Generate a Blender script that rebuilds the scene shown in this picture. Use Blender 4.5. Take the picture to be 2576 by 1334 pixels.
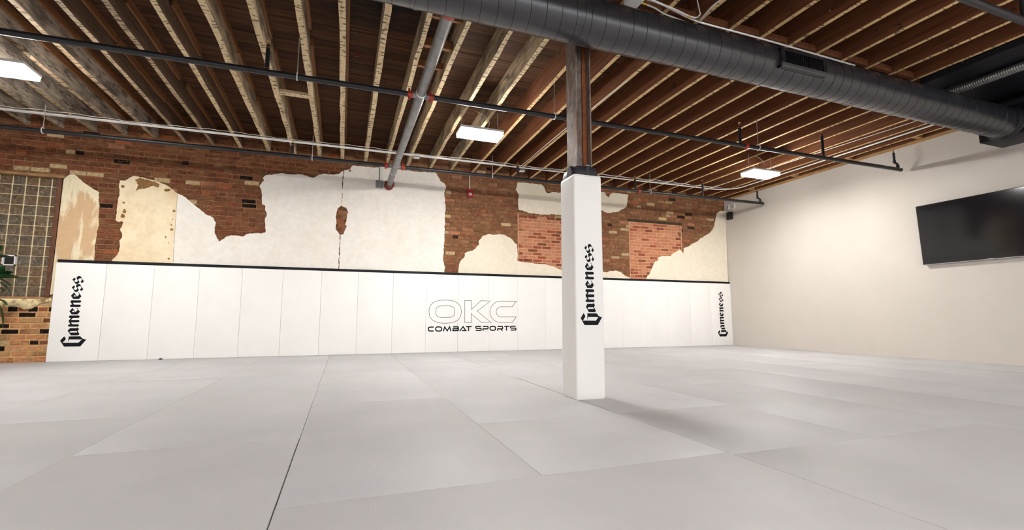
import bpy, bmesh, math, random
from mathutils import Vector, Matrix, Euler
from mathutils.geometry import tessellate_polygon

random.seed(7)
for o in list(bpy.data.objects):
    bpy.data.objects.remove(o)
scene = bpy.context.scene
COL = scene.collection

# ------------------------------------------------------------------ camera
FPX = 1169.62
CAM = Vector((-8.77458, -8.75394, 0.65987))
CROT = Euler((1.68225, -0.00104, -0.3469), 'XYZ')
cd = bpy.data.cameras.new('camera')
cd.sensor_fit = 'HORIZONTAL'
cd.sensor_width = 36.0
cd.lens = FPX / 2576.0 * 36.0
cd.clip_start = 0.05
cam = bpy.data.objects.new('camera', cd)
cam.location = CAM
cam.rotation_euler = CROT
COL.objects.link(cam)
scene.camera = cam

# ------------------------------------------------------------------ world, exposure
SKY = 3.2
w = bpy.data.worlds.new('world')
scene.world = w
w.use_nodes = True
w.node_tree.nodes['Background'].inputs[0].default_value = (0.93, 0.96, 1.0, 1)    # overcast daylight for the unseen street windows assumed behind the camera
w.node_tree.nodes['Background'].inputs[1].default_value = SKY
vs = scene.view_settings
vs.view_transform = 'Standard'
vs.look = 'None'
vs.exposure = 0.28
vs.gamma = 1.0
vs.use_curve_mapping = False
LAMP_STRENGTH = 180.0
LAMP_COLOR = (1.0, 0.972, 0.935, 1)

# ------------------------------------------------------------------ survey helpers: photograph pixel -> point on a real plane
RM = CROT.to_matrix()
RMI = RM.transposed()
def ray(x, y):
    return RM @ Vector(((x - 1288) / FPX, -(y - 667) / FPX, -1.0))
def atX(x, y, v):
    d = ray(x, y); return CAM + d * ((v - CAM.x) / d.x)
def atY(x, y, v):
    d = ray(x, y); return CAM + d * ((v - CAM.y) / d.y)
def atZ(x, y, v):
    d = ray(x, y); return CAM + d * ((v - CAM.z) / d.z)
def pix(p):
    q = RMI @ (Vector(p) - CAM)
    return (1288 + FPX * q.x / -q.z, 667 - FPX * q.y / -q.z)

# ------------------------------------------------------------------ materials
def lin(c):
    return tuple((v / 255.0 / 12.92) if v / 255.0 <= 0.04045 else ((v / 255.0 + 0.055) / 1.055) ** 2.4 for v in c)
def c4(c):
    return (c[0], c[1], c[2], 1.0)

class NT:
    def __init__(s, name):
        s.m = bpy.data.materials.new(name)
        s.m.use_nodes = True
        s.t = s.m.node_tree
        s.b = s.t.nodes['Principled BSDF']
        s.pos = None
    def n(s, t, **k):
        x = s.t.nodes.new(t)
        for a, v in k.items():
            setattr(x, a, v)
        return x
    def l(s, a, b):
        s.t.links.new(a, b)
    def P(s):
        if s.pos is None:
            s.pos = s.n('ShaderNodeNewGeometry').outputs['Position']
        return s.pos
    def vec(s, scale):
        m = s.n('ShaderNodeVectorMath', operation='MULTIPLY')
        s.l(s.P(), m.inputs[0])
        m.inputs[1].default_value = scale
        return m.outputs[0]
    def noise(s, scale, detail=4, rough=0.55, dist=0.0):
        if not isinstance(scale, tuple):
            scale = (scale,) * 3
        x = s.n('ShaderNodeTexNoise')
        s.l(s.vec(scale), x.inputs['Vector'])
        x.inputs['Scale'].default_value = 1.0
        x.inputs['Detail'].default_value = detail
        x.inputs['Roughness'].default_value = rough
        x.inputs['Distortion'].default_value = dist
        return x.outputs['Fac']
    def ramp(s, fac, stops, interp='LINEAR'):
        r = s.n('ShaderNodeValToRGB')
        r.color_ramp.interpolation = interp
        e = r.color_ramp.elements
        while len(e) < len(stops):
            e.new(0.5)
        for i, (p, c) in enumerate(stops):
            e[i].position = p
            e[i].color = c4(c) if not isinstance(c, (int, float)) else (c, c, c, 1)
        s.l(fac, r.inputs[0])
        return r.outputs[0]
    def mix(s, fac, a, b, mode='MIX'):
        x = s.n('ShaderNodeMix', data_type='RGBA', blend_type=mode)
        for i, v in ((0, fac), (6, a), (7, b)):
            if hasattr(v, 'links') or hasattr(v, 'is_linked'):
                s.l(v, x.inputs[i])
            elif i == 0:
                x.inputs[0].default_value = v
            else:
                x.inputs[i].default_value = c4(v)
        return x.outputs[2]
    def color(s, out):
        s.l(out, s.b.inputs['Base Color'])
    def bump(s, fac, strength=0.3, dist=0.005):
        x = s.n('ShaderNodeBump')
        x.inputs['Strength'].default_value = strength
        x.inputs['Distance'].default_value = dist
        s.l(fac, x.inputs['Height'])
        s.l(x.outputs[0], s.b.inputs['Normal'])
    def fin(s, rough=0.6, metal=0.0, spec=0.5):
        s.b.inputs['Roughness'].default_value = rough
        s.b.inputs['Metallic'].default_value = metal
        s.b.inputs['Specular IOR Level'].default_value = spec
        return s.m

def simple(name, col, rough=0.6, metal=0.0, spec=0.5, var=0.12, scale=8.0, bump=0.0, bscale=80.0):
    t = NT(name)
    a = tuple(v * (1 - var) for v in col)
    b = tuple(min(1, v * (1 + var)) for v in col)
    t.color(t.ramp(t.noise(scale), [(0.3, a), (0.7, b)]))
    if bump:
        t.bump(t.noise(bscale), bump, 0.003)
    return t.fin(rough, metal, spec)

M = {}
M['pad'] = simple('white_vinyl', (0.86, 0.845, 0.815), 0.42, 0, 0.4, 0.015, 3, 0.12, 9)
M['ink'] = simple('black_print', (0.006, 0.006, 0.009), 0.6, 0, 0.15, 0.05)
M['black_trim'] = simple('black_rail', (0.006, 0.006, 0.009), 0.5, 0, 0.2, 0.2, 5)
M['wall_white'] = simple('painted_wall', (0.60, 0.555, 0.505), 0.75, 0, 0.3, 0.02, 2, 0.10, 120)
M['mortar'] = simple('old_mortar', lin((128, 93, 66)), 0.95, 0, 0.1, 0.40, 11, 0.9, 50)
M['low_mortar'] = simple('lit_sandy_mortar', lin((196, 156, 108)), 0.95, 0, 0.1, 0.30, 11, 0.9, 50)  # paler tan mortar, stronger light low on the left put into the colour
M['infill_mortar'] = simple('infill_mortar', lin((200, 152, 118)), 0.95, 0, 0.1, 0.15, 9, 0.4, 60)
M['pl_edge'] = simple('plaster_broken_edge', lin((196, 162, 112)), 0.95, 0, 0.1, 0.2, 30, 0.5, 60)
M['pipe_black'] = simple('black_steel_pipe', (0.012, 0.012, 0.015), 0.38, 0.1, 0.5, 0.3, 18, 0.1, 60)
M['pipe_grey'] = simple('galvanised_main_pipe', (0.20, 0.20, 0.205), 0.38, 0.55, 0.5, 0.25, 10, 0.1, 90)
M['conduit'] = simple('galvanised_conduit', (0.82, 0.81, 0.79), 0.35, 0.25, 0.5, 0.08, 12)
M['red'] = simple('red_enamel', lin((168, 46, 34)), 0.35, 0, 0.5, 0.2, 20)
M['dark_red'] = simple('fire_red_plastic', lin((150, 20, 28)), 0.35, 0, 0.5, 0.05)
M['rust_red'] = simple('rusty_red_collar', lin((120, 52, 42)), 0.55, 0.2, 0.4, 0.35, 25)
M['brass'] = simple('brass', lin((190, 140, 80)), 0.3, 0.9, 0.5, 0.1)
M['steel_rod'] = simple('zinc_rod', (0.55, 0.55, 0.54), 0.35, 0.7, 0.5, 0.1)
M['white_plastic'] = simple('white_plastic', (0.78, 0.77, 0.75), 0.4, 0, 0.5, 0.02)
M['grey_box'] = simple('grey_electrical_box', (0.24, 0.25, 0.26), 0.45, 0.5, 0.5, 0.1)
M['cable'] = simple('white_cable', (0.72, 0.69, 0.63), 0.5, 0, 0.4, 0.05)
M['yellow'] = simple('yellow_tape', lin((214, 190, 40)), 0.5, 0, 0.4, 0.05)
M['black_plastic'] = simple('black_plastic', (0.016, 0.016, 0.02), 0.35, 0, 0.5, 0.1)
M['foam'] = simple('black_strap', (0.02, 0.02, 0.026), 0.6, 0, 0.4, 0.3, 30, 0.2, 60)
M['screen'] = simple('tv_glass', (0.006, 0.006, 0.009), 0.09, 0, 0.5, 0.02)
M['tv_body'] = simple('tv_bezel', (0.01, 0.01, 0.012), 0.3, 0, 0.5, 0.02)
M['silver'] = simple('silver', (0.6, 0.6, 0.62), 0.25, 0.9, 0.5, 0.02)
M['black_sheet'] = simple('black_painted_sheet', (0.005, 0.005, 0.008), 0.55, 0.0, 0.25, 0.2, 4)
M['flex'] = simple('corrugated_flex', (0.16, 0.155, 0.15), 0.35, 0.6, 0.5, 0.15)
M['louver'] = simple('grille_louver', (0.02, 0.02, 0.024), 0.4, 0.2, 0.5, 0.2)
M['grille'] = simple('grille_frame', (0.085, 0.083, 0.085), 0.4, 0.2, 0.5, 0.15)
M['leaf'] = simple('leaf_green', lin((34, 74, 36)), 0.35, 0, 0.5, 0.45, 12)
M['stem'] = simple('plant_stem', lin((96, 98, 50)), 0.6, 0, 0.3, 0.2)
M['pot'] = simple('plant_pot', (0.10, 0.09, 0.085), 0.5, 0, 0.4, 0.1)
M['soil'] = simple('soil', (0.03, 0.02, 0.014), 0.95, 0, 0.1, 0.3, 40)
M['slab'] = simple('concrete_slab', (0.06, 0.055, 0.055), 0.9, 0, 0.2, 0.1)
M['housing'] = simple('lamp_housing', (0.75, 0.75, 0.74), 0.4, 0, 0.4, 0.02)
M['grout'] = simple('glass_block_grout', lin((214, 196, 160)), 0.85, 0, 0.2, 0.15, 20)
M['win_frame'] = simple('rusty_brown_frame', lin((96, 60, 40)), 0.6, 0.1, 0.4, 0.35, 14, 0.3, 40)
M['win_lintel'] = simple('wood_lintel', lin((150, 116, 80)), 0.8, 0, 0.2, 0.25, 10)
M['char'] = simple('charred_lintel', lin((70, 58, 44)), 0.9, 0, 0.2, 0.6, 22, 0.4, 40)
M['rafter_plate'] = simple('pale_wood_plate', lin((176, 138, 92)), 0.7, 0, 0.3, 0.2, 6)
M['white_mark'] = simple('white_mark', (0.8, 0.8, 0.8), 0.5, 0, 0.4, 0.01)

def m_mat():
    t = NT('grey_tatami_mat')
    oi = t.n('ShaderNodeObjectInfo')
    base = t.ramp(oi.outputs['Random'], [(0, (0.488, 0.479, 0.490)), (1, (0.512, 0.503, 0.514))])
    n = t.ramp(t.noise(1.3, 5), [(0.3, 0.93), (0.7, 1.05)])
    t.color(t.mix(1.0, base, n, 'MULTIPLY'))
    wv = t.n('ShaderNodeTexWave', wave_type='BANDS', bands_direction='X')
    t.l(t.vec((1, 1, 1)), wv.inputs['Vector'])
    wv.inputs['Scale'].default_value = 22
    wv.inputs['Distortion'].default_value = 0.6
    wv2 = t.n('ShaderNodeTexWave', wave_type='BANDS', bands_direction='Y')
    t.l(t.vec((1, 1, 1)), wv2.inputs['Vector'])
    wv2.inputs['Scale'].default_value = 40
    t.bump(t.mix(0.5, wv.outputs['Color'], wv2.outputs['Color'], 'MULTIPLY'), 0.10, 0.002)
    return t.fin(0.55, 0, 0.3)
M['mat'] = m_mat()

def m_brick(name, attr, smear, smear_amt, lo=0.36, hi=0.64):
    """brick colour per piece, overlaid by scraped mortar (kept off the pieces with low alpha)"""
    t = NT(name)
    if attr:
        a = t.n('ShaderNodeAttribute', attribute_name='bc')
        base, al = a.outputs['Color'], a.outputs['Alpha']
    else:
        base = t.n('ShaderNodeObjectInfo').outputs['Color']
        av = t.n('ShaderNodeValue'); av.outputs[0].default_value = 0.9
        al = av.outputs[0]
    v = t.ramp(t.noise(42, 6, 0.7), [(0.28, 0.45), (0.72, 1.4)])
    c = t.mix(1.0, base, v, 'MULTIPLY')
    sm = t.ramp(t.noise((9, 9, 14), 6, 0.7), [(0.3, tuple(q * .5 for q in smear)), (0.55, smear), (0.72, tuple(min(1, q * 1.5) for q in smear))])
    f = t.ramp(t.noise((6, 6, 13), 9, 0.8, 0.6), [(lo, 0.0), (hi, smear_amt)])
    m = t.n('ShaderNodeMath', operation='MULTIPLY'); t.l(f, m.inputs[0]); t.l(al, m.inputs[1])
    c = t.mix(m.outputs[0], c, sm)
    f2 = t.ramp(t.noise((26, 26, 46), 5, 0.65), [(0.60, 0.0), (0.74, 0.45)])
    m2 = t.n('ShaderNodeMath', operation='MULTIPLY'); t.l(f2, m2.inputs[0]); t.l(al, m2.inputs[1])
    c = t.mix(m2.outputs[0], c, lin((206, 160, 130)))
    t.color(c)
    t.bump(t.noise(48, 6, 0.7), 0.9, 0.008)
    return t.fin(0.95, 0, 0.1)
SM = lin((126, 88, 60))
M['brick'] = m_brick('old_brick', False, SM, 0.9, 0.30, 0.60)
M['brick_clean'] = m_brick('clean_brick', False, SM, 0.15, 0.40, 0.70)
M['brick_low'] = m_brick('lit_sandy_brick', False, lin((196, 156, 108)), 0.92, 0.30, 0.58)  # tan mortar smears, brightened so the colour carries the stronger light there
M['brick_mass'] = m_brick('old_brick_mass', True, SM, 0.9, 0.30, 0.60)
M['brick_smeared'] = m_brick('smeared_brick_mass', True, lin((150, 110, 80)), 0.92, 0.28, 0.54)
M['brick_infill'] = m_brick('infill_brick', True, lin((196, 142, 110)), 0.75, 0.32, 0.62)

def m_plaster(name, base, stain, amt, lo=0.45, hi=0.75, sc=2.2):
    t = NT(name)
    f = t.ramp(t.noise(sc if isinstance(sc, tuple) else (sc, sc, sc * 0.8), 6, 0.62, 0.4), [(lo, 0.0), (hi, amt)])
    c = t.mix(f, base, stain)
    v = t.ramp(t.noise(14, 4), [(0.3, 0.95), (0.7, 1.04)])
    t.color(t.mix(1.0, c, v, 'MULTIPLY'))
    t.bump(t.noise(30, 4), 0.12, 0.003)
    return t.fin(0.85, 0, 0.2)
M['pl_white'] = m_plaster('white_plaster', (0.84, 0.80, 0.735), (0.74, 0.67, 0.56), 0.55)
M['pl_ivory'] = m_plaster('ivory_plaster', (0.82, 0.745, 0.60), (0.74, 0.655, 0.50), 0.5)
M['pl_cream'] = m_plaster('stained_cream_plaster', lin((236, 220, 188)), lin((210, 176, 126)), 0.65, 0.44, 0.72, 3)
M['pl_tan'] = m_plaster('patchy_tan_plaster', lin((226, 214, 182)), lin((200, 166, 128)), 0.95, 0.47, 0.53, (4.6, 3, 1.3))
M['pl_sill'] = m_plaster('mouldy_sill_plaster', lin((226, 206, 160)), lin((120, 98, 62)), 0.9, 0.50, 0.62, 7)
M['chip'] = simple('bare_brown_coat', lin((138, 104, 66)), 0.95, 0, 0.1, 0.35, 30)

def m_wood(name, a, b, along='Y', bump=0.3, rough=0.75, dark=None, sc=1.0, blotch=None):
    t = NT(name)
    s = {'Y': (26 * sc, 1.6 * sc, 26 * sc), 'X': (1.6 * sc, 26 * sc, 26 * sc), 'Z': (26 * sc, 26 * sc, 1.6 * sc)}[along]
    nz = t.noise(s, 6, 0.62, 0.3)
    c = t.ramp(nz, [(0.30, a), (0.70, b)])
    if blotch:
        f = t.ramp(t.noise(blotch[1], 5, 0.6), [(0.45, 0.0), (0.62, blotch[2])])
        c = t.mix(f, c, blotch[0])
    if dark:
        f = t.ramp(t.noise(dark[0], 3, 0.5), [(dark[1], 0.0), (dark[1] + 0.04, dark[2])])
        c = t.mix(f, c, (0.035, 0.022, 0.014))
    t.color(c)
    t.bump(nz, bump, 0.004)
    return t.fin(rough, 0, 0.25)
M['joist_brown'] = m_wood('brown_joist', (0.095, 0.030, 0.011), (0.195, 0.070, 0.027), dark=((7, 7, 7), 0.68, 0.7))
M['joist_edge'] = m_wood('joist_edge_lath_marks', (0.56, 0.37, 0.17), (0.74, 0.53, 0.28), dark=((9, 34, 9), 0.57, 0.75))
M['joist_old'] = m_wood('lit_whitewashed_joist', (0.30, 0.21, 0.12), (0.64, 0.51, 0.34), dark=((30, 6, 30), 0.62, 0.7), blotch=((0.09, 0.07, 0.055), (5, 1.8, 5), 0.8))  # whitewash lightened further: lamp light on the sides put into the colour
M['joist_edge_old'] = m_wood('old_joist_edge_lath_marks', (0.50, 0.375, 0.21), (0.70, 0.55, 0.35), dark=((11, 36, 11), 0.56, 0.85))
M['joist_dark'] = m_wood('dark_old_joist', (0.075, 0.042, 0.024), (0.165, 0.100, 0.062), dark=((7, 7, 7), 0.68, 0.7))
M['joist_grey'] = m_wood('grey_white_joist', (0.28, 0.22, 0.16), (0.70, 0.61, 0.49), dark=((26, 5, 26), 0.60, 0.7), blotch=((0.13, 0.105, 0.08), (4, 2.2, 5), 0.85))
M['joist_edge_dim'] = m_wood('dim_joist_edge', (0.27, 0.19, 0.11), (0.46, 0.34, 0.21), dark=((9, 40, 9), 0.54, 0.85))
M['ledger'] = m_wood('orange_ledger', (0.17, 0.070, 0.026), (0.30, 0.135, 0.055))

def m_deck():
    t = NT('brown_deck_board')
    oi = t.n('ShaderNodeObjectInfo')
    nz = t.noise((1.5, 34, 30), 6, 0.65, 0.4)
    c = t.ramp(nz, [(0.28, (0.020, 0.0085, 0.004)), (0.72, (0.112, 0.048, 0.020))])
    v = t.ramp(oi.outputs['Random'], [(0, 0.7), (1, 1.25)])
    c = t.mix(1.0, c, v, 'MULTIPLY')
    # fire-charred patch of the boards, with ragged edges along the grain
    d = t.n('ShaderNodeVectorMath', operation='DISTANCE')
    m = t.n('ShaderNodeVectorMath', operation='MULTIPLY_ADD')
    t.l(t.P(), m.inputs[0]); m.inputs[1].default_value = (0.8, 1.0, 0.0); m.inputs[2].default_value = (0, 0, 0)
    t.l(m.outputs[0], d.inputs[0]); d.inputs[1].default_value = (-8.45 * 0.8, -4.5, 0)
    ad = t.n('ShaderNodeMath', operation='ADD')
    n2 = t.n('ShaderNodeMath', operation='MULTIPLY'); t.l(t.noise((3, 22, 3), 5, 0.7), n2.inputs[0]); n2.inputs[1].default_value = 1.2
    t.l(d.outputs['Value'], ad.inputs[0]); t.l(n2.outputs[0], ad.inputs[1])
    f = t.ramp(ad.outputs[0], [(0.55, 1.0), (0.95, 0.0)])
    mr = t.n('ShaderNodeMapRange'); mr.inputs[1].default_value = 0.9; mr.inputs[2].default_value = 1.5; mr.inputs[3].default_value = 0.92; mr.inputs[4].default_value = 0.0
    t.l(ad.outputs[0], mr.inputs[0])
    c = t.mix(mr.outputs[0], c, (0.008, 0.007, 0.007))
    t.color(c)
    t.bump(nz, 0.4, 0.004)
    return t.fin(0.85, 0, 0.2)
M['deck'] = m_deck()

def m_steel():
    t = NT('weathered_steel_column')
    c = t.ramp(t.noise((28, 28, 10), 6, 0.7), [(0.30, (0.05, 0.040, 0.034)), (0.50, (0.19, 0.155, 0.13)), (0.72, (0.34, 0.29, 0.25))])
    f = t.ramp(t.noise((9, 9, 2.5), 4), [(0.50, 0.0), (0.62, 0.7)])
    t.color(t.mix(f, c, (0.16, 0.065, 0.028)))
    t.bump(t.noise((40, 40, 22), 4), 0.4, 0.003)
    return t.fin(0.55, 0.3, 0.4)
M['steel'] = m_steel()
M['rust'] = simple('rust_primer', lin((132, 74, 40)), 0.6, 0.1, 0.4, 0.3, 20)

def m_duct():
    t = NT('dark_grey_spiral_duct')
    t.color(t.ramp(t.noise(5, 5), [(0.3, (0.017, 0.017, 0.021)), (0.7, (0.026, 0.026, 0.031))]))
    t.bump(t.noise(60, 3), 0.06, 0.002)
    return t.fin(0.30, 0.0, 0.85)
M['duct'] = m_duct()
M['duct_seam'] = simple('duct_seam', (0.010, 0.010, 0.012), 0.45, 0.2, 0.5, 0.1)

def m_glass():
    t = NT('mottled_glass_block')
    n = t.noise((16, 16, 12), 5, 0.7, 1.5)
    warm = t.ramp(n, [(0.30, (0.060, 0.036, 0.020)), (0.55, (0.16, 0.098, 0.054)), (0.75, (0.36, 0.26, 0.16))])
    cool = t.ramp(n, [(0.30, (0.030, 0.026, 0.020)), (0.55, (0.12, 0.100, 0.072)), (0.75, (0.42, 0.36, 0.27))])
    oi = t.n('ShaderNodeObjectInfo')
    t.color(t.mix(oi.outputs['Random'], warm, cool))
    t.bump(t.noise((18, 18, 14), 3, 0.5, 1.0), 0.5, 0.01)
    m = t.fin(0.12, 0, 0.5)
    return m
M['glass'] = m_glass()

def m_lens():
    t = NT('lit_led_lens')
    t.b.inputs['Base Color'].default_value = (0.9, 0.9, 0.9, 1)
    t.b.inputs['Emission Color'].default_value = LAMP_COLOR
    t.b.inputs['Emission Strength'].default_value = LAMP_STRENGTH
    return t.fin(0.5)
M['lens'] = m_lens()

# ------------------------------------------------------------------ mesh building
class MB:
    def __init__(s):
        s.v = []; s.f = []; s.mi = []
    def add(s, vs, fs, mi=0):
        o = len(s.v)
        s.v += [tuple(p) for p in vs]
        for f in fs:
            s.f.append(tuple(i + o for i in f)); s.mi.append(mi)
        return s
    def box(s, x0, x1, y0, y1, z0, z1, mi=0, b=0.0):
        x0, x1 = min(x0, x1), max(x0, x1); y0, y1 = min(y0, y1), max(y0, y1); z0, z1 = min(z0, z1), max(z0, z1)
        if b <= 0:
            vs = [(x0, y0, z0), (x1, y0, z0), (x1, y1, z0), (x0, y1, z0), (x0, y0, z1), (x1, y0, z1), (x1, y1, z1), (x0, y1, z1)]
            fs = [(0, 3, 2, 1), (4, 5, 6, 7), (0, 1, 5, 4), (1, 2, 6, 5), (2, 3, 7, 6), (3, 0, 4, 7)]
            return s.add(vs, fs, mi)
        bm = bmesh.new()
        bmesh.ops.create_cube(bm, size=1.0)
        for v in bm.verts:
            v.co = Vector((x0 + (v.co.x + .5) * (x1 - x0), y0 + (v.co.y + .5) * (y1 - y0), z0 + (v.co.z + .5) * (z1 - z0)))
        bmesh.ops.bevel(bm, geom=bm.edges[:], offset=b, segments=2, profile=0.6, affect='EDGES')
        bm.verts.index_update()
        s.add([v.co[:] for v in bm.verts], [[v.index for v in f.verts] for f in bm.faces], mi)
        bm.free()
        return s
    def cyl(s, p0, p1, r, n=12, mi=0, r1=None, caps=True):
        p0 = Vector(p0); p1 = Vector(p1); r1 = r if r1 is None else r1
        d = (p1 - p0).normalized()
        a = d.orthogonal().normalized(); b = d.cross(a)
        vs = []
        for p, rr in ((p0, r), (p1, r1)):
            for i in range(n):
                t = 2 * math.pi * i / n
                vs.append(p + a * (rr * math.cos(t)) + b * (rr * math.sin(t)))
        fs = [(i, (i + 1) % n, n + (i + 1) % n, n + i) for i in range(n)]
        if caps:
            fs += [tuple(range(n - 1, -1, -1)), tuple(range(n, 2 * n))]
        return s.add(vs, fs, mi)
    def tube(s, pts, r, n=8, mi=0, closed=False):
        pts = [Vector(p) for p in pts]
        N = len(pts)
        ref = None; vs = []
        for i, p in enumerate(pts):
            if closed:
                d = (pts[(i + 1) % N] - pts[i - 1])
            else:
                d = (pts[min(i + 1, N - 1)] - pts[max(i - 1, 0)])
            d = d.normalized()
            if ref is None:
                ref = d.orthogonal().normalized()
            ref = (ref - d * ref.dot(d))
            ref = ref.normalized() if ref.length > 1e-6 else d.orthogonal().normalized()
            b = d.cross(ref)
            for k in range(n):
                t = 2 * math.pi * k / n
                vs.append(p + ref * (r * math.cos(t)) + b * (r * math.sin(t)))
        fs = []
        for i in range(N if closed else N - 1):
            j = (i + 1) % N
            for k in range(n):
                fs.append((i * n + k, i * n + (k + 1) % n, j * n + (k + 1) % n, j * n + k))
        if not closed:
            fs += [tuple(range(n - 1, -1, -1)), tuple((N - 1) * n + k for k in range(n))]
        return s.add(vs, fs, mi)
    def prism(s, loops, f0, f1, mi=0, mis=None):
        """loops of 2D points; f0/f1 map (u,v)->3D for the front and the back"""
        flat = []; st = []
        for L in loops:
            st.append(len(flat)); flat += L
        tris = tessellate_polygon([[Vector((p[0], p[1], 0)) for p in L] for L in loops])
        n = len(flat)
        s.add([f0(*p) for p in flat], [t for t in tris], mi)
        fs = []
        for L, o in zip(loops, st):
            k = len(L)
            for i in range(k):
                a, b = o + i, o + (i + 1) % k
                fs.append((a, b, n + b, n + a))
        s.add([f0(*p) for p in flat] + [f1(*p) for p in flat], fs, mi if mis is None else mis)
        return s
    def build(s, name, mats, parent=None, smooth=False, fixn=False):
        me = bpy.data.meshes.new(name)
        me.from_pydata(s.v, [], s.f)
        if not isinstance(mats, (list, tuple)):
            mats = [mats]
        for m in mats:
            me.materials.append(M[m])
        if len(mats) > 1:
            me.polygons.foreach_set('material_index', s.mi)
        if fixn:
            bm = bmesh.new(); bm.from_mesh(me)
            bmesh.ops.remove_doubles(bm, verts=bm.verts, dist=1e-5)
            bmesh.ops.recalc_face_normals(bm, faces=bm.faces)
            bm.to_mesh(me); bm.free()
        if smooth:
            me.shade_smooth()
            me.set_sharp_from_angle(angle=math.radians(40))
        o = bpy.data.objects.new(name, me)
        COL.objects.link(o)
        if parent is not None:
            o.parent = parent
            o.matrix_parent_inverse = parent.matrix_world.inverted() if False else Matrix.Translation(-parent.location)
        return o

def tag(o, label=None, cat=None, group=None, kind=None):
    if label: o['label'] = label
    if cat: o['category'] = cat
    if group: o['group'] = group
    if kind: o['kind'] = kind
    return o
def empty(name, loc, label=None, cat=None, group=None, kind=None):
    o = bpy.data.objects.new(name, None)
    o.location = loc
    o.empty_display_size = 0.1
    COL.objects.link(o)
    return tag(o, label, cat, group, kind)
ORD = ['first', 'second', 'third', 'fourth', 'fifth', 'sixth', 'seventh', 'eighth', 'ninth', 'tenth', 'eleventh', 'twelfth', 'thirteenth',
       'fourteenth', 'fifteenth', 'sixteenth', 'seventeenth', 'eighteenth', 'nineteenth', 'twentieth', 'twenty-first']

H = 3.5345        # underside of the joists
DECK = 3.815      # underside of the deck
XL, YF = -15.2, -13.0
BEAM_Y = -5.22

# ================================================================== floor with mats
floor = MB().box(XL, 0.0, YF, 0.30, -0.12, -0.045).build('floor', 'slab')
tag(floor, kind='structure')
def rough_rect(x0, x1, y0, y1):
    g = [random.uniform(.0005, .0018) for _ in range(4)]
    if abs(x1 + 8.97) < .02 and y1 < -6.5: g[1] = .007      # a few joints stand open
    if abs(x1 + 8.97) < .02 and -6.9 < y1 < -5.8: g[1] = .004
    if abs(x0 + 6.97) < .02 and -5.2 > y0 > -6.0: g[0] = .010
    if abs(x0 + 10.975) < .02 and abs(y1 + 2.88) < .02: g[3] = .010
    return MB().box(x0 + g[0], x1 - g[1], y0 + g[2], y1 - g[3], -0.045, 0.0, b=0.001).build('mat', 'mat', floor, True)
xs = [0.0, -1.0, -2.0, -3.0, -3.985, -4.985, -5.98, -6.97, -7.965, -8.97, -9.97, -10.975, -11.98, -12.98, -13.98, -15.1]
joints = {0: [-1.9, -3.92, -5.92], 1: [-2.9, -4.93, -6.92], 2: [-1.9, -3.92, -5.92], 3: [-2.87, -4.92, -6.92], 4: [-1.9, -3.92, -5.92], 5: [-2.9, -4.93, -6.92],
          6: [-1.85, -3.9, -5.9, -6.92], 7: [-1.80, -2.9, -3.9, -5.875, -6.885], 8: [-2.84, -4.86, -6.885], 9: [-1.92, -3.94, -5.875], 10: [-2.88, -4.9, -6.9],
          11: [-1.88, -3.9, -5.9], 12: [-2.88, -4.9, -6.9], 13: [-1.9, -3.9, -5.9], 14: [-2.9, -4.9, -6.9]}
for i in range(15):
    ys = [0.055] + joints[i] + [-8.9, -10.9, YF + .02]
    for a, b in zip(ys[:-1], ys[1:]):
        xr = xs[i]
        if a < -6.8 and b > -9 and i in (5, 7): continue        # one wide mat spans two columns here
        if a < -6.8 and b > -9 and i in (6, 8): xr = xs[i - 1]
        rough_rect(xs[i + 1], xr, b, a)

# ================================================================== right wall, unseen walls
wr = MB().box(0.0, 0.2, YF, 0.30, -0.12, 3.51).build('wall_right', 'wall_white'); tag(wr, kind='structure')
wl = MB().box(XL - .2, XL, YF, 0.30, -0.12, 3.9).build('wall_left', 'wall_white'); tag(wl, kind='structure')
wfm = MB()
FWIN = [(-14.2, -11.0), (-10.4, -7.2), (-6.6, -3.4), (-2.8, -.6)]      # unseen street windows, assumed behind the camera to add frontal daylight
wfm.box(XL - .2, 0.2, YF - .2, YF, -0.12, .7).box(XL - .2, .2, YF - .2, YF, 3.1, 3.95)
edges = [XL - .2] + [v for q in FWIN for v in q] + [.2]
for a, b in zip(edges[0::2], edges[1::2]):
    wfm.box(a, b, YF - .2, YF, .7, 3.1)
wf = wfm.build('wall_front', 'wall_white'); tag(wf, kind='structure')
for i, (a, b) in enumerate(FWIN):
    wn = empty('window_%d' % (i + 2), ((a + b) / 2, YF - .1, .7), kind='structure')
    fr = MB().box(a, b, YF - .13, YF - .07, .7, .76).box(a, b, YF - .13, YF - .07, 3.04, 3.1).box(a, a + .06, YF - .13, YF - .07, .76, 3.04).box(b - .06, b, YF - .13, YF - .07, .76, 3.04).box((a + b) / 2 - .03, (a + b) / 2 + .03, YF - .13, YF - .07, .76, 3.04)
    fr.build('window_frame', 'black_trim', wn)
    ld = bpy.data.lights.new('window_portal', 'AREA'); ld.shape = 'RECTANGLE'; ld.size = b - a; ld.size_y = 2.4
    ld.cycles.is_portal = True
    lo = bpy.data.objects.new('window_portal', ld); lo.location = ((a + b) / 2, YF - .19, 1.9); lo.rotation_euler = (math.pi / 2, 0, 0)
    COL.objects.link(lo); lo.parent = wn; lo.matrix_parent_inverse = Matrix.Translation(-wn.location)

# ================================================================== back wall: mortar core, bricks, plaster
YM = 0.067      # mortar face
WX0, WX1, WZ0, WZ1 = -14.05, -12.87, 0.945, 2.765    # window opening
wb = MB()
wb.box(XL, WX0, YM, .30, -.12, 3.9).box(WX1, 0.2, YM, .30, -.12, 3.9).box(WX0, WX1, YM, .30, -.12, WZ0).box(WX0, WX1, YM, .30, WZ1, 3.9)
wall_back = wb.build('wall_back', 'mortar'); tag(wall_back, kind='structure')

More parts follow.
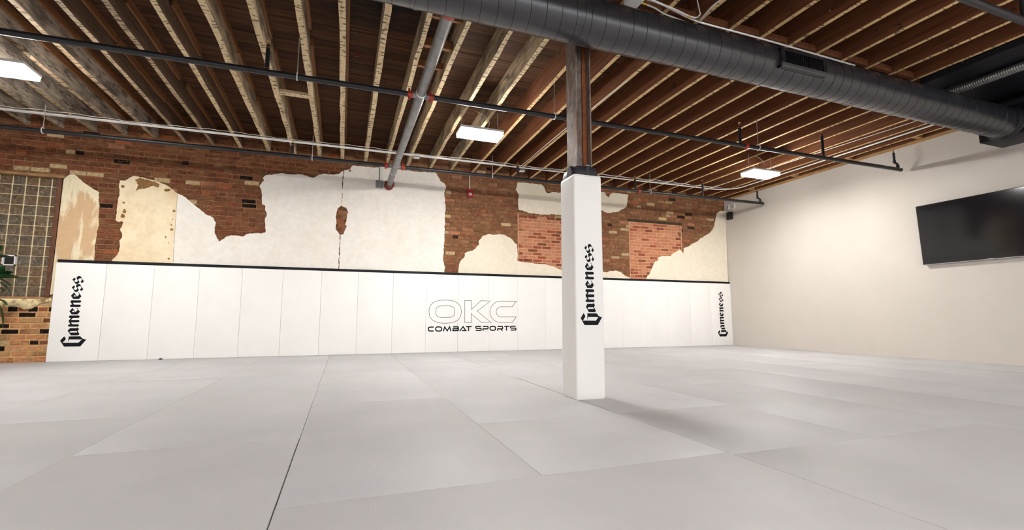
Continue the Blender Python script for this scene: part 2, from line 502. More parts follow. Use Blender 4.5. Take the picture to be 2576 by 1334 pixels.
def seg(pts, crop, sc):
    return [(crop[0] + x / sc, crop[1] + y / sc) for x, y in pts]
cA = ((0, 280), 2.964); cB = ((600, 320), 2.964); cC = ((1050, 380), 3.51); cD = ((1480, 380), 3.924); cE = ((0, 720), 6.353)
def S(c, *pts):
    return seg(pts, c[0], c[1])
CRACK = S(cB, (780, 325), (772, 450), (766, 586))
CRACK2 = S(cB, (756, 803), (750, 930), (744, 1055))
HOLE_L = S(cB, (766, 586), (740, 605), (733, 630), (725, 670), (730, 700), (725, 740), (730, 770), (756, 803))
HOLE_R = S(cB, (768, 587), (800, 600), (820, 635), (808, 660), (805, 700), (795, 725), (808, 740), (790, 775), (780, 800), (760, 803))
DN = 60   # plaster runs on down behind the pads by this many pixels
P1 = S(cA, (475, 508), (510, 478), (550, 470), (580, 490), (620, 530), (670, 565), (715, 590), (738, 605), (735, 680), (742, 700), (735, 780), (738, 850), (720, 900), (715, 960), (705, 1000), (708, 1050), (700, 1105), (690, 1280), (372, 1370))
P2 = S(cA, (893, 517), (935, 517), (945, 510), (990, 484), (1040, 490), (1100, 505), (1150, 515), (1190, 530), (1230, 545), (1270, 570), (1300, 595), (1322, 612), (1305, 870), (1290, 1125), (1286, 1270), (825, 1270), (835, 1110), (870, 1075), (890, 1040), (893, 990), (890, 965), (910, 940), (910, 910), (895, 880), (905, 865), (920, 828), (905, 820), (880, 825), (862, 815), (872, 720), (880, 650), (890, 630), (893, 590), (888, 570))
P3 = (S(cA, (1324, 613), (1370, 635), (1410, 665), (1450, 700), (1500, 740), (1540, 770), (1590, 795), (1610, 830), (1600, 870), (1600, 900), (1615, 940), (1633, 972), (1660, 955), (1690, 935), (1720, 925), (1760, 925), (1810, 935), (1850, 915), (1900, 910), (1950, 912), (1978, 905), (1980, 880), (1975, 830), (1978, 795), (1990, 770), (1985, 750), (1975, 735), (1978, 705), (1955, 695), (1952, 640), (1950, 590), (1935, 560), (1948, 540), (1970, 515), (1960, 500), (1985, 475))
      + S(cB, (260, 352), (325, 343), (390, 352), (450, 350), (500, 360), (560, 380), (590, 360), (640, 347), (700, 355), (745, 350)) + CRACK + HOLE_L[1:] + CRACK2[1:] + S(cB, (742, 1200)) + S(cA, (1288, 1270), (1292, 1125), (1307, 870)))
P4 = ([(p[0] + 1.8, p[1]) for p in CRACK[:1]] + S(cB, (835, 310), (850, 287), (900, 290), (940, 295), (1000, 300), (1060, 297), (1130, 305), (1230, 320), (1310, 330), (1400, 335), (1470, 340), (1490, 370), (1505, 400), (1530, 415), (1548, 440), (1535, 490), (1543, 600), (1540, 700), (1535, 800), (1530, 920), (1525, 1000), (1540, 1050), (1535, 1080), (1533, 1240), (746, 1200))
      + [(p[0] + 1.6, p[1]) for p in reversed(CRACK2[1:])] + list(reversed(HOLE_R)) + [(p[0] + 1.8, p[1]) for p in reversed(CRACK[1:-1])])
P5 = S(cC, (362, 1200), (362, 1075), (368, 1020), (375, 985), (395, 955), (415, 940), (418, 905), (440, 890), (490, 880), (520, 850), (545, 825), (540, 800), (560, 775), (575, 750), (620, 735), (680, 740), (720, 733), (755, 738), (790, 755), (830, 775), (850, 800), (880, 825), (885, 900), (885, 975), (950, 985), (1040, 995), (1110, 1000), (1160, 1010), (1210, 1025), (1240, 1040), (1270, 1055), (1450, 1065)) + S(cD, (60, 1200), (145, 1190), (180, 1200), (230, 1185), (270, 1180), (320, 1195), (340, 1215), (380, 1240), (410, 1250), (410, 1380)) + S(cC, (1400, 1240))
P6 = S(cC, (885, 278), (950, 280), (1030, 290), (1090, 293), (1115, 315), (1130, 350), (1150, 375), (1190, 362), (1255, 368), (1450, 365)) + S(cD, (60, 402), (130, 405), (165, 408), (175, 435), (205, 460), (215, 430), (240, 412), (395, 430), (385, 480), (380, 545), (350, 570), (290, 600), (240, 605), (200, 612), (160, 600), (135, 585), (60, 575)) + S(cC, (1450, 575), (1262, 568), (1210, 560), (1150, 562), (1100, 562), (1040, 553), (980, 548), (930, 525), (895, 520), (890, 450), (895, 400), (885, 370), (868, 340), (880, 300))
P7 = S(cD, (575, 1252), (610, 1200), (640, 1130), (660, 1090), (690, 1080), (692, 1050), (740, 1035), (800, 1040), (840, 1010), (880, 985), (905, 972), (925, 995), (940, 1018), (940, 960), (985, 945), (1040, 910), (1080, 890), (1100, 870), (1140, 845), (1180, 820), (1220, 785), (1245, 745), (1255, 690), (1265, 620), (1290, 600), (1310, 590), (1352, 590), (1372, 1100), (1386, 1420), (550, 1400))
P8 = S(cE, (-60, 180), (815, 185), (822, 240), (740, 255), (640, 280), (580, 320), (500, 360), (420, 370), (380, 380), (330, 345), (240, 335), (150, 325), (60, 340), (-60, 375))
YP = 0.046   # plaster face
def ragged(poly, amp=1.1, step=4.0):
    out = []
    n = len(poly)
    for i in range(n):
        a = poly[i]; b = poly[(i + 1) % n]
        L = math.hypot(b[0] - a[0], b[1] - a[1])
        k = max(1, int(L / step))
        straight = L > 70
        for j in range(k):
            t = j / k
            nx, ny = -(b[1] - a[1]) / (L + 1e-9), (b[0] - a[0]) / (L + 1e-9)
            d = 0 if (straight or j == 0) else random.uniform(-amp, amp)
            out.append((a[0] + (b[0] - a[0]) * t + nx * d, a[1] + (b[1] - a[1]) * t + ny * d))
    return out
PLASTER = [('patchy tan plaster strip beside the glass block window', P1, 'pl_tan'), ('stained cream plaster panel with brown chips', P2, 'pl_cream'),
           ('white plaster field left of the vertical crack', P3, 'pl_white'), ('white plaster field right of the vertical crack', P4, 'pl_white'),
           ('arched ivory plaster patch behind the padded column', P5, 'pl_ivory'), ('ivory plaster patch high on the wall behind the column', P6, 'pl_ivory'),
           ('ivory plaster slope in the right corner', P7, 'pl_ivory'), ('mouldy plaster strip under the window', P8, 'pl_sill')]
PL2D = []
for lab, poly, m in PLASTER:
    rg = ragged(poly)
    pts = [atY(x, y, YP) for x, y in rg]
    L = [(p.x, p.z) for p in pts]
    PL2D.append(L)
    o = MB().prism([L], lambda u, v: (u, YP, v), lambda u, v: (u, YM + .004, v), 0, 1).build('plaster_patch', [m, 'pl_edge'], wall_back, fixn=True)
    tag(o, lab)

def inside(px, pz, L):
    c = False
    j = len(L) - 1
    for i in range(len(L)):
        xi, zi = L[i]; xj, zj = L[j]
        if (zi > pz) != (zj > pz) and px < (xj - xi) * (pz - zi) / (zj - zi) + xi:
            c = not c
        j = i
    return c

# bare brown chips in the plaster: shallow flakes
def chip(px, py, rx, ry, name='plaster_chip', mt='chip'):
    pts = []
    for k in range(9):
        a = 2 * math.pi * k / 9
        r = random.uniform(.75, 1.2)
        p = atY(px + rx * r * math.cos(a), py + ry * r * math.sin(a), YP - .001)
        pts.append((p.x, p.z))
    MB().prism([pts], lambda u, v: (u, YP - .0015, v), lambda u, v: (u, YP + .003, v)).build(name, mt, wall_back, fixn=True)
for a in ((313, 532, 5, 6), (309, 543, 6, 6), (311, 510, 3, 3), (309, 470, 5, 4), (438, 531, 4, 3), (432, 578, 4, 3.5), (417, 597, 2, 3), (431, 566, 2.2, 2), (424, 611, 1.6, 1.4), (424, 651, 3.2, 2.6), (434, 552, 1.8, 1.6), (420, 478, 8, 4), (350, 470, 5, 4), (880, 429, 3.5, 3)):
    chip(*a)
# grey bare coat along the top of the cream panel
g = S(cA, (1010, 510), (1040, 497), (1100, 512), (1160, 528), (1190, 545), (1180, 570), (1140, 555), (1090, 575), (1040, 580), (1010, 600), (1030, 555))
L = [(p.x, p.z) for p in (atY(x, y, YP) for x, y in ragged(g, 1.2, 3))]
MB().prism([L], lambda u, v: (u, YP - .002, v), lambda u, v: (u, YP + .003, v)).build('bare_patch', 'chip', wall_back, fixn=True)

MB().box(XL, -12.72, YM - .001, YM + .01, 0.0, .92).build('lit_sandy_mortar', 'low_mortar', wall_back)  # mortar of the low left corner, its brighter light painted in
# --- infill panels (bricked-up openings)
inf1 = (atY(1303, 600, YM).x, atY(1455, 600, YM).x, atY(1303, 690, YM).z, atY(1330, 541, YM).z)
inf2 = (atY(1583, 620, YM).x, atY(1714, 620, YM).x, 1.40, atY(1650, 563, YM).z)
INF = [inf1, inf2]

BC = {'dred': (84, 38, 30), 'red': (118, 54, 40), 'orange': (172, 88, 56), 'brown': (106, 68, 48), 'tan': (146, 108, 76), 'pink': (184, 122, 96), 'cream': (192, 168, 128), 'black': (15, 14, 16)}
BCL = {k: lin(v) for k, v in BC.items()}
def pick(x, z):
    r = random.random()
    # courses right of the big plaster field are more mortar-smeared, low left bricks more orange
    if x < -12.8 and z < 1.0:
        tbl = (('orange', .30), ('tan', .25), ('pink', .18), ('red', .12), ('black', .06), ('cream', .09))
    elif x < -8.9:
        tbl = (('dred', .33), ('red', .30), ('brown', .25), ('orange', .05), ('tan', .03), ('pink', .02), ('cream', .008), ('black', .012))
    else:
        tbl = (('dred', .12), ('red', .24), ('brown', .32), ('orange', .07), ('tan', .16), ('pink', .06), ('cream', .02), ('black', .01))
    for k, p in tbl:
        if r < p:
            break
        r -= p
    c = BCL[k]
    j = random.uniform(.8, 1.2)
    return tuple(min(1, v * j * random.uniform(.94, 1.06)) for v in c) + ((.2,) if k in ('black', 'cream') else (random.uniform(.7, 1.0),))

def brick_mesh(jit):
    """unit brick: x,z in -.5...5, y 0 (face) to 1 (into the wall), chipped chamfered face"""
    rnd = lambda s: random.uniform(-s, s)
    b, bz = .03, .09
    f = [(-.5 + b + rnd(jit), rnd(.08), -.5 + bz + rnd(jit * 2)), (.5 - b + rnd(jit), rnd(.08), -.5 + bz + rnd(jit * 2)), (.5 - b + rnd(jit), rnd(.08), .5 - bz + rnd(jit * 2)), (-.5 + b + rnd(jit), rnd(.08), .5 - bz + rnd(jit * 2))]
    m = [(-.5, .28, -.5), (.5, .28, -.5), (.5, .28, .5), (-.5, .28, .5)]
    k = [(-.5, 1, -.5), (.5, 1, -.5), (.5, 1, .5), (-.5, 1, .5)]
    fs = [(0, 1, 2, 3)]
    for o in (0, 4):
        for i in range(4):
            j = (i + 1) % 4
            fs.append((o + j, o + i, o + 4 + i, o + 4 + j))
    return f + m + k, fs
VAR = [brick_mesh(.026) for _ in range(12)]
VMESH = {}
for mk in ('brick', 'brick_clean', 'brick_low'):
    VMESH[mk] = []
    for v, f in VAR:
        me = bpy.data.meshes.new('brick')
        me.from_pydata(v, [], f)
        me.materials.append(M[mk])
        VMESH[mk].append(me)

allb = []
COURSE = 0.0805
nz = int(3.82 / COURSE)
for r in range(nz):
    z0 = r * COURSE; zc = z0 + COURSE / 2
    x = -15.15 + random.uniform(-.2, 0)
    header_row = (r % 6 == 3)
    while x < 0:
        Lb = (random.uniform(.095, .11) if (header_row or random.random() < .12) else random.uniform(.19, .222))
        x0, x1 = x, x + Lb
        x = x1 + random.uniform(.008, .016)
        if x1 > -0.01: x1 = -0.01
        if x1 - x0 < .04: continue
        xc = (x0 + x1) / 2
        hb = COURSE - random.uniform(.012, .02)
        cs = [(xc, zc), (x0, z0), (x1, z0), (x0, z0 + COURSE), (x1, z0 + COURSE)]
        # behind the pads, in the window, hidden by plaster, inside an infill panel
        if zc < 1.38 and x0 > -12.72: continue
        if x1 > WX0 and x0 < WX1 and z0 + COURSE > WZ0 + .005 and z0 < WZ1 + .005:
            if x0 > WX0 and x1 < WX1: continue
            if x1 > WX1: x0 = max(x0, WX1 + .005)
            else: x1 = min(x1, WX0 - .005)
            xc = (x0 + x1) / 2
            if x1 - x0 < .04: continue
        if any(all(inside(a, b, L) for a, b in cs) for L in PL2D): continue
        if any(a < xc < b and c < zc < d for a, b, c, d in INF): continue
        col = pick(xc, zc)
        allb.append((xc, zc, x1 - x0, hb, col, random.randrange(12), random.uniform(-.004, .005)))
# black bricks, some painted black in place of dark holes, and the cream ones that stand out in the photograph
SPOT = [((323, 407), 'black'), ((197, 385), 'black'), ((622, 455), 'black'), ((622, 509), 'black'), ((1719, 544), 'black'), ((1734, 537), 'black'), ((133, 413), 'cream'), ((78, 433), 'cream'), ((250, 433), 'cream'), ((196, 430), 'cream'),
        ((501, 456), 'cream'), ((415, 449), 'cream'), ((1129, 490), 'cream'), ((1127, 545), 'cream'), ((1145, 583), 'pink'), ((1134, 642), 'cream'), ((1543, 583), 'cream'), ((1568, 576), 'cream'), ((1611, 518), 'cream'), ((1678, 547), 'cream'), ((622, 465), 'cream'), ((52, 793), 'black'), ((92, 863), 'black')]
for (px, py), k in SPOT:
    p = atY(px, py, .06)
    best = min(range(len(allb)), key=lambda i: abs(allb[i][0] - p.x) + 2.2 * abs(allb[i][1] - p.z))
    b = allb[best]
    allb[best] = (b[0], b[1], max(b[2], .19) if b[2] > .15 else b[2], b[3], BCL[k] + (.12,), b[5], .002 if k == 'black' else -.002)
def parea(b):
    c = [pix((b[0] + sx * b[2] / 2, .06, b[1] + sz * b[3] / 2)) for sx, sz in ((-1, -1), (1, -1), (1, 1), (-1, 1))]
    xs_ = [p[0] for p in c]
    if max(xs_) < 0 or b[1] > 3.5: return 0
    return .5 * abs(sum(c[i][0] * c[(i + 1) % 4][1] - c[(i + 1) % 4][0] * c[i][1] for i in range(4)))
allb.sort(key=parea, reverse=True)
YB = 0.058
def vis_clear(b):
    return True
for b in allb[:300]:
    mk = 'brick_clean' if b[4][3] < .3 else ('brick_low' if (b[0] < -12.7 and b[1] < .96) else 'brick')
    o = bpy.data.objects.new('brick', VMESH[mk][b[5]])
    o.location = (b[0], YB + b[6], b[1])
    o.scale = (b[2], .03, b[3])
    o.color = c4(b[4])
    COL.objects.link(o)
    o.parent = wall_back
def mass(name, lst, mt, yb):
    vs, fs, cols = [], [], []
    for b in lst:
        v, f = VAR[b[5]]
        o = len(vs)
        vs += [(b[0] + p[0] * b[2], yb + b[6] + p[1] * .03, b[1] + p[2] * b[3]) for p in v]
        fs += [tuple(i + o for i in q) for q in f]
        cols += [b[4]] * len(v)
    me = bpy.data.meshes.new(name)
    me.from_pydata(vs, [], fs)
    a = me.color_attributes.new('bc', 'FLOAT_COLOR', 'POINT')
    a.data.foreach_set('color', [x for c in cols for x in c])
    me.materials.append(M[mt])
    o = bpy.data.objects.new(name, me)
    COL.objects.link(o); o.parent = wall_back
    return tag(o, kind='stuff')
mass('brickwork', [b for b in allb[300:] if b[0] < -8.9], 'brick_mass', YB)
mass('smeared_brickwork', [b for b in allb[300:] if b[0] >= -8.9], 'brick_smeared', YB)
ib = []
for (a, b_, c, d) in INF:
    MB().box(a, b_, .0645, .08, c, d).build('infill_mortar', 'infill_mortar', wall_back)
    r = 0; z = d - .012
    while z - .07 > c - .03:
        x = a + .015 - (.105 if r % 2 else 0)
        while x < b_ - .02:
            x0 = max(x, a + .012); x1 = min(x + .200, b_ - .012)
            if x1 - x0 > .03 and not any(all(inside(p, q, L) for p, q in ((x0, z), (x1, z), (x0, z - .07), (x1, z - .07))) for L in PL2D):
                k = random.choice(('p', 'p', 'o', 'o', 'r', 'd'))
                cc = {'p': lin((196, 132, 102)), 'o': lin((184, 108, 78)), 'r': lin((150, 72, 52)), 'd': lin((112, 48, 38))}[k]
                j = random.uniform(.88, 1.12)
                ib.append(((x0 + x1) / 2, z - .032, x1 - x0, .058, tuple(v * j for v in cc) + ((.45 if k in 'rd' else 1.0),), random.randrange(12), random.uniform(-.001, .001)))
            x += .210
        z -= .070; r += 1
mass('infill_brickwork', ib, 'brick_infill', .0600)
# charred lintel over the right-hand infill, pale frame line at its jambs
a = inf2
lp = [atY(1583, 551, .05), atY(1715, 561, .05)]
o = MB().box(a[0] - .03, a[1] + .03, .052, .075, a[3] + .0, a[3] + .065, b=.006).build('lintel', 'char', wall_back)
tag(o, 'charred wooden lintel over the bricked-up opening')
for xx in (a[0], a[1], inf1[0]):
    MB().box(xx - .010, xx + .010, .053, .075, a[2] if xx != inf1[0] else inf1[2], a[3] if xx != inf1[0] else inf1[3]).build('jamb_strip', 'infill_mortar', wall_back)

# ================================================================== glass block window
win = empty('window_1', (WX0, .10, WZ0), kind='structure')
win.location = ((WX0 + WX1) / 2, .1, WZ0)
BS = .1525
MB().box(WX0, WX1, .128, .18, WZ0, WZ1).build('grout', 'grout', win)
gm = []
for k in range(3):
    mb = MB(); mb.box(-BS / 2 + .0095, BS / 2 - .0095, 0, .06, -BS / 2 + .0045, BS / 2 - .0045, b=.010)
    me_o = mb.build('glass_block', 'glass', win, True)
    gm.append(me_o.data); bpy.data.objects.remove(me_o)
WM = Matrix.Translation(-win.location)
for r in range(12):
    for c in range(8):
        xc = -13.02 + BS / 2 - c * BS
        zc = WZ0 + BS / 2 + r * BS
        if c == 3 and r == 3:
            continue
        if xc - BS / 2 < WX0 - .02: continue
        o = bpy.data.objects.new('glass_block', gm[0])
        o.location = (xc, .112, zc)
        COL.objects.link(o); o.parent = win; o.matrix_parent_inverse = WM
# ventilator block
xc = -13.02 + BS / 2 - 3 * BS; zc = WZ0 + BS / 2 + 3 * BS
v = MB()
for q in ((xc - BS / 2, xc + BS / 2, zc - BS / 2, zc - BS / 2 + .016), (xc - BS / 2, xc + BS / 2, zc + BS / 2 - .016, zc + BS / 2), (xc - BS / 2, xc - BS / 2 + .016, zc - BS / 2, zc + BS / 2), (xc + BS / 2 - .016, xc + BS / 2, zc - BS / 2, zc + BS / 2)):
    v.box(q[0], q[1], .09, .135, q[2], q[3])
vent = v.build('vent_frame', 'white_plastic', win); tag(vent, 'small white framed ventilator pane')
MB().box(xc - BS / 2 + .014, xc + BS / 2 - .014, .118, .124, zc - BS / 2 + .014, zc + BS / 2 - .014).build('vent_pane', 'screen', vent)
MB().box(-12.925, -12.868, .040, .125, WZ0 - .005, WZ1 + .005, b=.006).build('jamb', 'win_frame', win)
MB().box(WX0 - .03, -12.84, .036, .125, WZ1 - .012, WZ1 + .028, b=.005).build('lintel', 'win_lintel', win)
MB().box(WX0 - .03, -12.868, .045, .125, WZ0 - .03, WZ0 + .004, b=.005).build('sill', 'win_lintel', win)

# ================================================================== ceiling: deck boards, joists, beam
ceil = MB().box(XL - .2, .2, YF - .2, .30, 3.86, 3.95).build('ceiling', 'slab')
tag(ceil, kind='structure')
yy = .07; bw = .142; k = 0
while yy > YF + .05:
    wv = bw + random.uniform(-.006, .006)
    MB().box(XL, 0.0, yy - wv + .004, yy, DECK + random.uniform(0, .006), 3.86).build('deck_board', 'deck', ceil)
    yy -= wv; k += 1
JX = [-14.55, -14.15, -13.75, -13.35, -12.95, -12.55, -12.15, -11.745, -11.337, -10.935, -10.522, -10.10, -9.69, -9.275, -8.89, -8.49, -8.105, -7.725, -7.285, -6.885, -6.455, -6.02, -5.62, -5.215, -4.81, -4.405, -4.0, -3.585, -3.155, -2.755, -2.335, -1.94, -1.545, -1.12, -.70, -.29]
def joist(x, y0, y1, old, thick, wob):
    mb = MB()
    n = 14 if old else 2
    th = thick / 2
    prev = None
    for i in range(n + 1):
        t = i / n
        y = y0 + (y1 - y0) * t
        dx = random.uniform(-wob, wob); dz = random.uniform(-wob, wob) * .8
        e = random.uniform(0, wob)
        ring = [(x - th + dx - e, y, H + dz), (x + th + dx + e * .5, y, H + dz + random.uniform(-wob, wob) * .5), (x + th + dx * .3, y, DECK + .001), (x - th + dx * .3, y, DECK + .001)]
        if prev:
            mb.add(prev + ring, [(0, 1, 5, 4)], 1)
            mb.add(prev + ring, [(1, 2, 6, 5), (3, 0, 4, 7), (2, 3, 7, 6)], 0)
        else:
            mb.add(ring, [(0, 3, 2, 1)], 0)
        prev = ring
    mb.add(prev, [(0, 1, 2, 3)], 0)
    side = 'joist_brown' if not old else 'joist_dark' if (-11.5 < x < -10.3) else ('joist_grey' if x < -11.5 else 'joist_old')
    return mb.build('joist', [side, ('joist_edge_dim' if x < -10.8 else 'joist_edge_old') if old else 'joist_edge'], ceil, fixn=True)
for i, x in enumerate(JX):
    old = x < -6.6
    far = joist(x, .071, BEAM_Y - .05, old, (.050 if x < -10.3 else .058 if x < -8.3 else .046) if old else .047, .007 if old else .0015)
    joist(x + random.uniform(-.01, .01), BEAM_Y + .06 - .12, YF + .02, False, .047, .0015)
    if -12.2 < x < -8.3:   # nailing strips high on the right side of the old joists
        y = .05
        while y > -5.0:
            ln = random.uniform(.9, 2.6)
            y2 = max(y - ln, -5.1)
            zb = random.choice((3.715, 3.735, 3.75))
            MB().box(x + .033, x + .033 + random.uniform(.018, .030), y2 + .01, y, zb, DECK - .001).build('nailing_strip', 'ledger', far)
            y = y2 - random.choice((0, .03, .25))
# blocking over the beam
for a, b in zip(JX[:-1], JX[1:]):
    MB().box(a + .026, b - .026, BEAM_Y - .16, BEAM_Y - .115, H + .012, H + .085).build('blocking', 'joist_brown', ceil)
# odd cross pieces between old joists
def cross(x0, x1, y0, y1, z0, z1, mt='joist_edge_old'):
    MB().box(x0, x1, y0, y1, z0, z1, b=.004).build('cross_piece', mt, ceil)
p = atZ(715, 238, H)
cross(-9.66, -9.31, p.y - .05, p.y + .05, H + .01, H + .05)
cross(-8.075, -7.76, -4.02, -3.97, H + .03, H + .13, 'ledger')
cross(-8.075, -7.76, -3.55, -3.51, H + .05, H + .13, 'ledger')
cross(-8.075, -7.76, -4.5, -4.46, H + .05, H + .16, 'ledger')
beam = MB().box(XL, -.02, BEAM_Y - .10, BEAM_Y + .10, 3.36, H - .003).build('trim_1', 'steel')
tag(beam, kind='structure')
# plate on top of the right wall
MB().box(-.012, .15, YF, .06, 3.5105, 3.56).build('wall_plate', 'rafter_plate', ceil)
for y0, y1 in ((-1.1, -.55), (-2.2, -1.65), (-3.3, -2.75), (-4.4, -3.85)):
    MB().box(-.26, -.02, y0 + .22, y0 + .30, 3.565, 3.65).build('blocking', 'rafter_plate', ceil)
MB().box(0.0, .2, YF, .06, 3.56, 3.86).build('gable_board', 'joist_brown', ceil)

# ================================================================== wall pads
PH = 1.462
def text_polys():
    A = (1450, 600); Bq = (1450, 705); sc = 11.11
    s2 = [(372, 155), (400, 165), (420, 200), (445, 255), (462, 283), (490, 325), (452, 392), (413, 335), (443, 288), (428, 235), (405, 225), (370, 238), (352, 272), (375, 315), (392, 355), (380, 390), (345, 412), (305, 405), (285, 370), (255, 310), (222, 268), (265, 198), (300, 255), (268, 305), (285, 335), (315, 345), (345, 330), (350, 300), (330, 260), (310, 210), (325, 175), (350, 158)]
    e2 = [[(300, 678), (372, 808), (385, 806), (424, 742), (393, 685), (405, 676), (440, 745), (478, 805), (430, 893), (298, 890), (235, 785)], [(322, 755), (294, 812), (358, 812)]]
    n_ = [(262, 932), (468, 938), (492, 975), (470, 1012), (318, 1012), (302, 1016), (330, 1070), (470, 1075), (497, 1115), (470, 1152), (262, 1145), (240, 1105), (262, 1070), (290, 1065), (262, 1015), (238, 968)]
    m_ = [(270, 255), (475, 258), (502, 297), (478, 335), (345, 335), (312, 398), (485, 402), (510, 440), (485, 477), (318, 480), (348, 538), (485, 542), (512, 580), (487, 618), (278, 615), (253, 577), (278, 540), (308, 540), (275, 472), (253, 435), (303, 335), (272, 333), (248, 293)]
    a_ = [[(310, 665), (470, 665), (465, 640), (480, 645), (522, 700), (490, 755), (545, 858), (520, 897), (350, 895), (265, 745)], [(330, 758), (470, 758), (490, 805), (310, 805)]]
    G_ = [(203, 922), (253, 1012), (185, 1132), (545, 1135), (615, 1035), (330, 1030), (305, 1110), (308, 930), (570, 930), (600, 975), (640, 1015), (690, 1033), (718, 1035), (598, 1257), (228, 1257), (120, 1062)]
    sh = lambda L, dx, dy: [(x + dx, y + dy) for x, y in L]
    toA = lambda L: seg(L, A, sc); toB = lambda L: seg(L, Bq, sc)
    out = [('G', [toB(G_)]), ('a', [toB(a_[0]), toB(a_[1])]), ('m', [toB(m_)]), ('e', [toA(sh(e2[0], 10, 498)), toA(sh(e2[1], 10, 498))]),
           ('n', [toA(n_)]), ('e', [toA(e2[0]), toA(e2[1])]), ('s', [toA(sh(s2, 8, 253))]), ('s', [toA(s2)])]
    res = []
    for nme, loops in out:
        LL = []
        for L in loops:
            q = [atY(x, y, -5.357) for x, y in L]
            LL.append([(p.x + 6.853, p.z - 0.5905) for p in q])
        res.append((nme, LL))
    return res
TEXT = text_polys()
TLEN = 0.680
def lettering(parent, x, y, z, length):
    """vertical black-letter word, reading upwards, printed on a face that looks towards -Y"""
    k = length / TLEN
    for nme, loops in TEXT:
        MB().prism([[(x + u * k, z + v * k) for u, v in L] for L in loops], lambda u, v: (u, y - .0015, v), lambda u, v: (u, y + .001, v)).build('letter', 'ink', parent, fixn=True)
def pad_mesh(x0, x1, wrinkle):
    mb = MB()
    mb.box(x0 + .0008, x1 - .0008, 0.0, .0445, .002, PH, b=.006)
    return mb
for k in range(21):
    x0 = -(21 - k) * .61; x1 = x0 + .61
    if k == 0: lab = 'white vinyl wall pad at the window end, with black vertical lettering'
    elif k == 20: lab = 'white vinyl wall pad in the right corner, with black vertical lettering'
    else: lab = 'white vinyl wall pad, %s from the window end of the row' % ORD[k]
    if 20 == k: x1 = -.004
    e = empty('wall_pad', ((x0 + x1) / 2, .022, 0), lab, 'wall pad', 'white wall pads along the brick wall')
    pad_mesh(x0, x1, k).build('cover', 'pad', e, True)
    if k == 0:
        lettering(e, -12.515, 0.0, .213, 1.055)
    if k == 20:
        lettering(e, -.297, 0.0, .200, 1.065)
rail = MB().box(-12.80, -.012, .004, .0445, PH + .001, PH + .046, b=.003).build('trim_2', 'black_trim')
tag(rail, 'black cap rail along the top of the white wall pads', kind='structure')

# ---- printed logo across the pads
logo = empty('printed_logo', (atY(1188, 835, 0).x, -.001, atY(1188, 835, 0).z), 'outlined OKC logo above bold COMBAT SPORTS lettering, printed on the pads', 'logo')
def LP(x, y, crop, sc):
    p = atY(crop[0] + x / sc, crop[1] + y / sc, 0.0); return (p.x, p.z)
def stroke(pts, wd, closed=False):
    """flat ribbon with mitred corners in the x-z plane"""
    n = len(pts); L = []; R = []
    for i in range(n):
        p = Vector(pts[i])
        a = Vector(pts[i - 1]) if (closed or i > 0) else None
        b = Vector(pts[(i + 1) % n]) if (closed or i < n - 1) else None
        d0 = (p - a).normalized() if a is not None else (b - p).normalized()
        d1 = (b - p).normalized() if b is not None else d0
        n0 = Vector((-d0.y, d0.x)); n1 = Vector((-d1.y, d1.x))
        m = (n0 + n1)
        m = m.normalized() if m.length > 1e-4 else n0
        s = wd / 2 / max(.45, m.dot(n0))
        L.append(p + m * s); R.append(p - m * s)
    return L, R
def ribbon(mb, pts, wd, closed=False, y=-.0018):
    L, R = stroke(pts, wd, closed)
    n = len(L)
    vs = [(p.x, y, p.y) for p in L] + [(p.x, y, p.y) for p in R] + [(p.x, .001, p.y) for p in L] + [(p.x, .001, p.y) for p in R]
    fs = []
    for i in range(n if closed else n - 1):
        j = (i + 1) % n
        fs += [(i, j, n + j, n + i), (i, 2 * n + i, 2 * n + j, j), (n + i, n + j, 3 * n + j, 3 * n + i)]
    mb.add(vs, fs)
    return mb
def chaikin(pts, it=2):
    for _ in range(it):
        q = [pts[0]]
        for a, b in zip(pts[:-1], pts[1:]):
            q.append((a[0] * .75 + b[0] * .25, a[1] * .75 + b[1] * .25)); q.append((a[0] * .25 + b[0] * .75, a[1] * .25 + b[1] * .75))
        q.append(pts[-1]); pts = q
    return pts
def sel(cx, cy, a, b, ex, n=56):
    out = []
    for i in range(n):
        t = 2 * math.pi * i / n
        c, s = math.cos(t), math.sin(t)
        out.append((cx + a * math.copysign(abs(c) ** (2 / ex), c), cy + b * math.copysign(abs(s) ** (2 / ex), s)))
    return out
k3 = ((1060, 740), 9.908)
T3 = lambda L: [LP(x, y, *k3) for x, y in L]
OW = .0075
o_ = MB(); ribbon(o_, T3(sel(592, 440, 402, 288, 2.45)), OW, True); ribbon(o_, T3(sel(595, 440, 235, 146, 3.2)), OW, True); o_.build('letter', 'ink', logo)
ribbon(MB(), T3([(1080, 162), (1247, 165), (1243, 388), (1490, 165), (1722, 178), (1390, 425), (1740, 715), (1497, 710), (1243, 488), (1243, 712), (1080, 712)]), OW, True).build('letter', 'ink', logo)
Cp = [(2362, 182), (2262, 318), (1985, 316)] + [(1985 - 120 * math.sin(t), 444 - 128 * math.cos(t)) for t in [math.pi * i / 14 for i in range(1, 14)]] + [(1985, 572), (2362, 570), (2262, 712), (1985, 712)] + [(1985 - 280 * math.sin(t), 445 + 267 * math.cos(t)) for t in [math.pi * i / 18 for i in range(1, 18)]] + [(1990, 178)]
ribbon(MB(), T3(Cp), OW, True).build('letter', 'ink', logo)
k4 = ((1060, 810), 19.815); k5 = ((1180, 810), 19.815)
BWd = abs(LP(60, 0, *k4)[0] - LP(0, 0, *k4)[0]) * 1.0
def word(kk, strokes):
    mb = MB()
    for pts, closed, sm in strokes:
        if sm: pts = chaikin(pts, 2)
        ribbon(mb, [LP(x, y, *kk) for x, y in pts], BWd, closed)
    mb.build('letter', 'ink', logo)
word(k4, [([(615, 262), (440, 262), (350, 285), (350, 440), (440, 460), (615, 460)], False, True)])
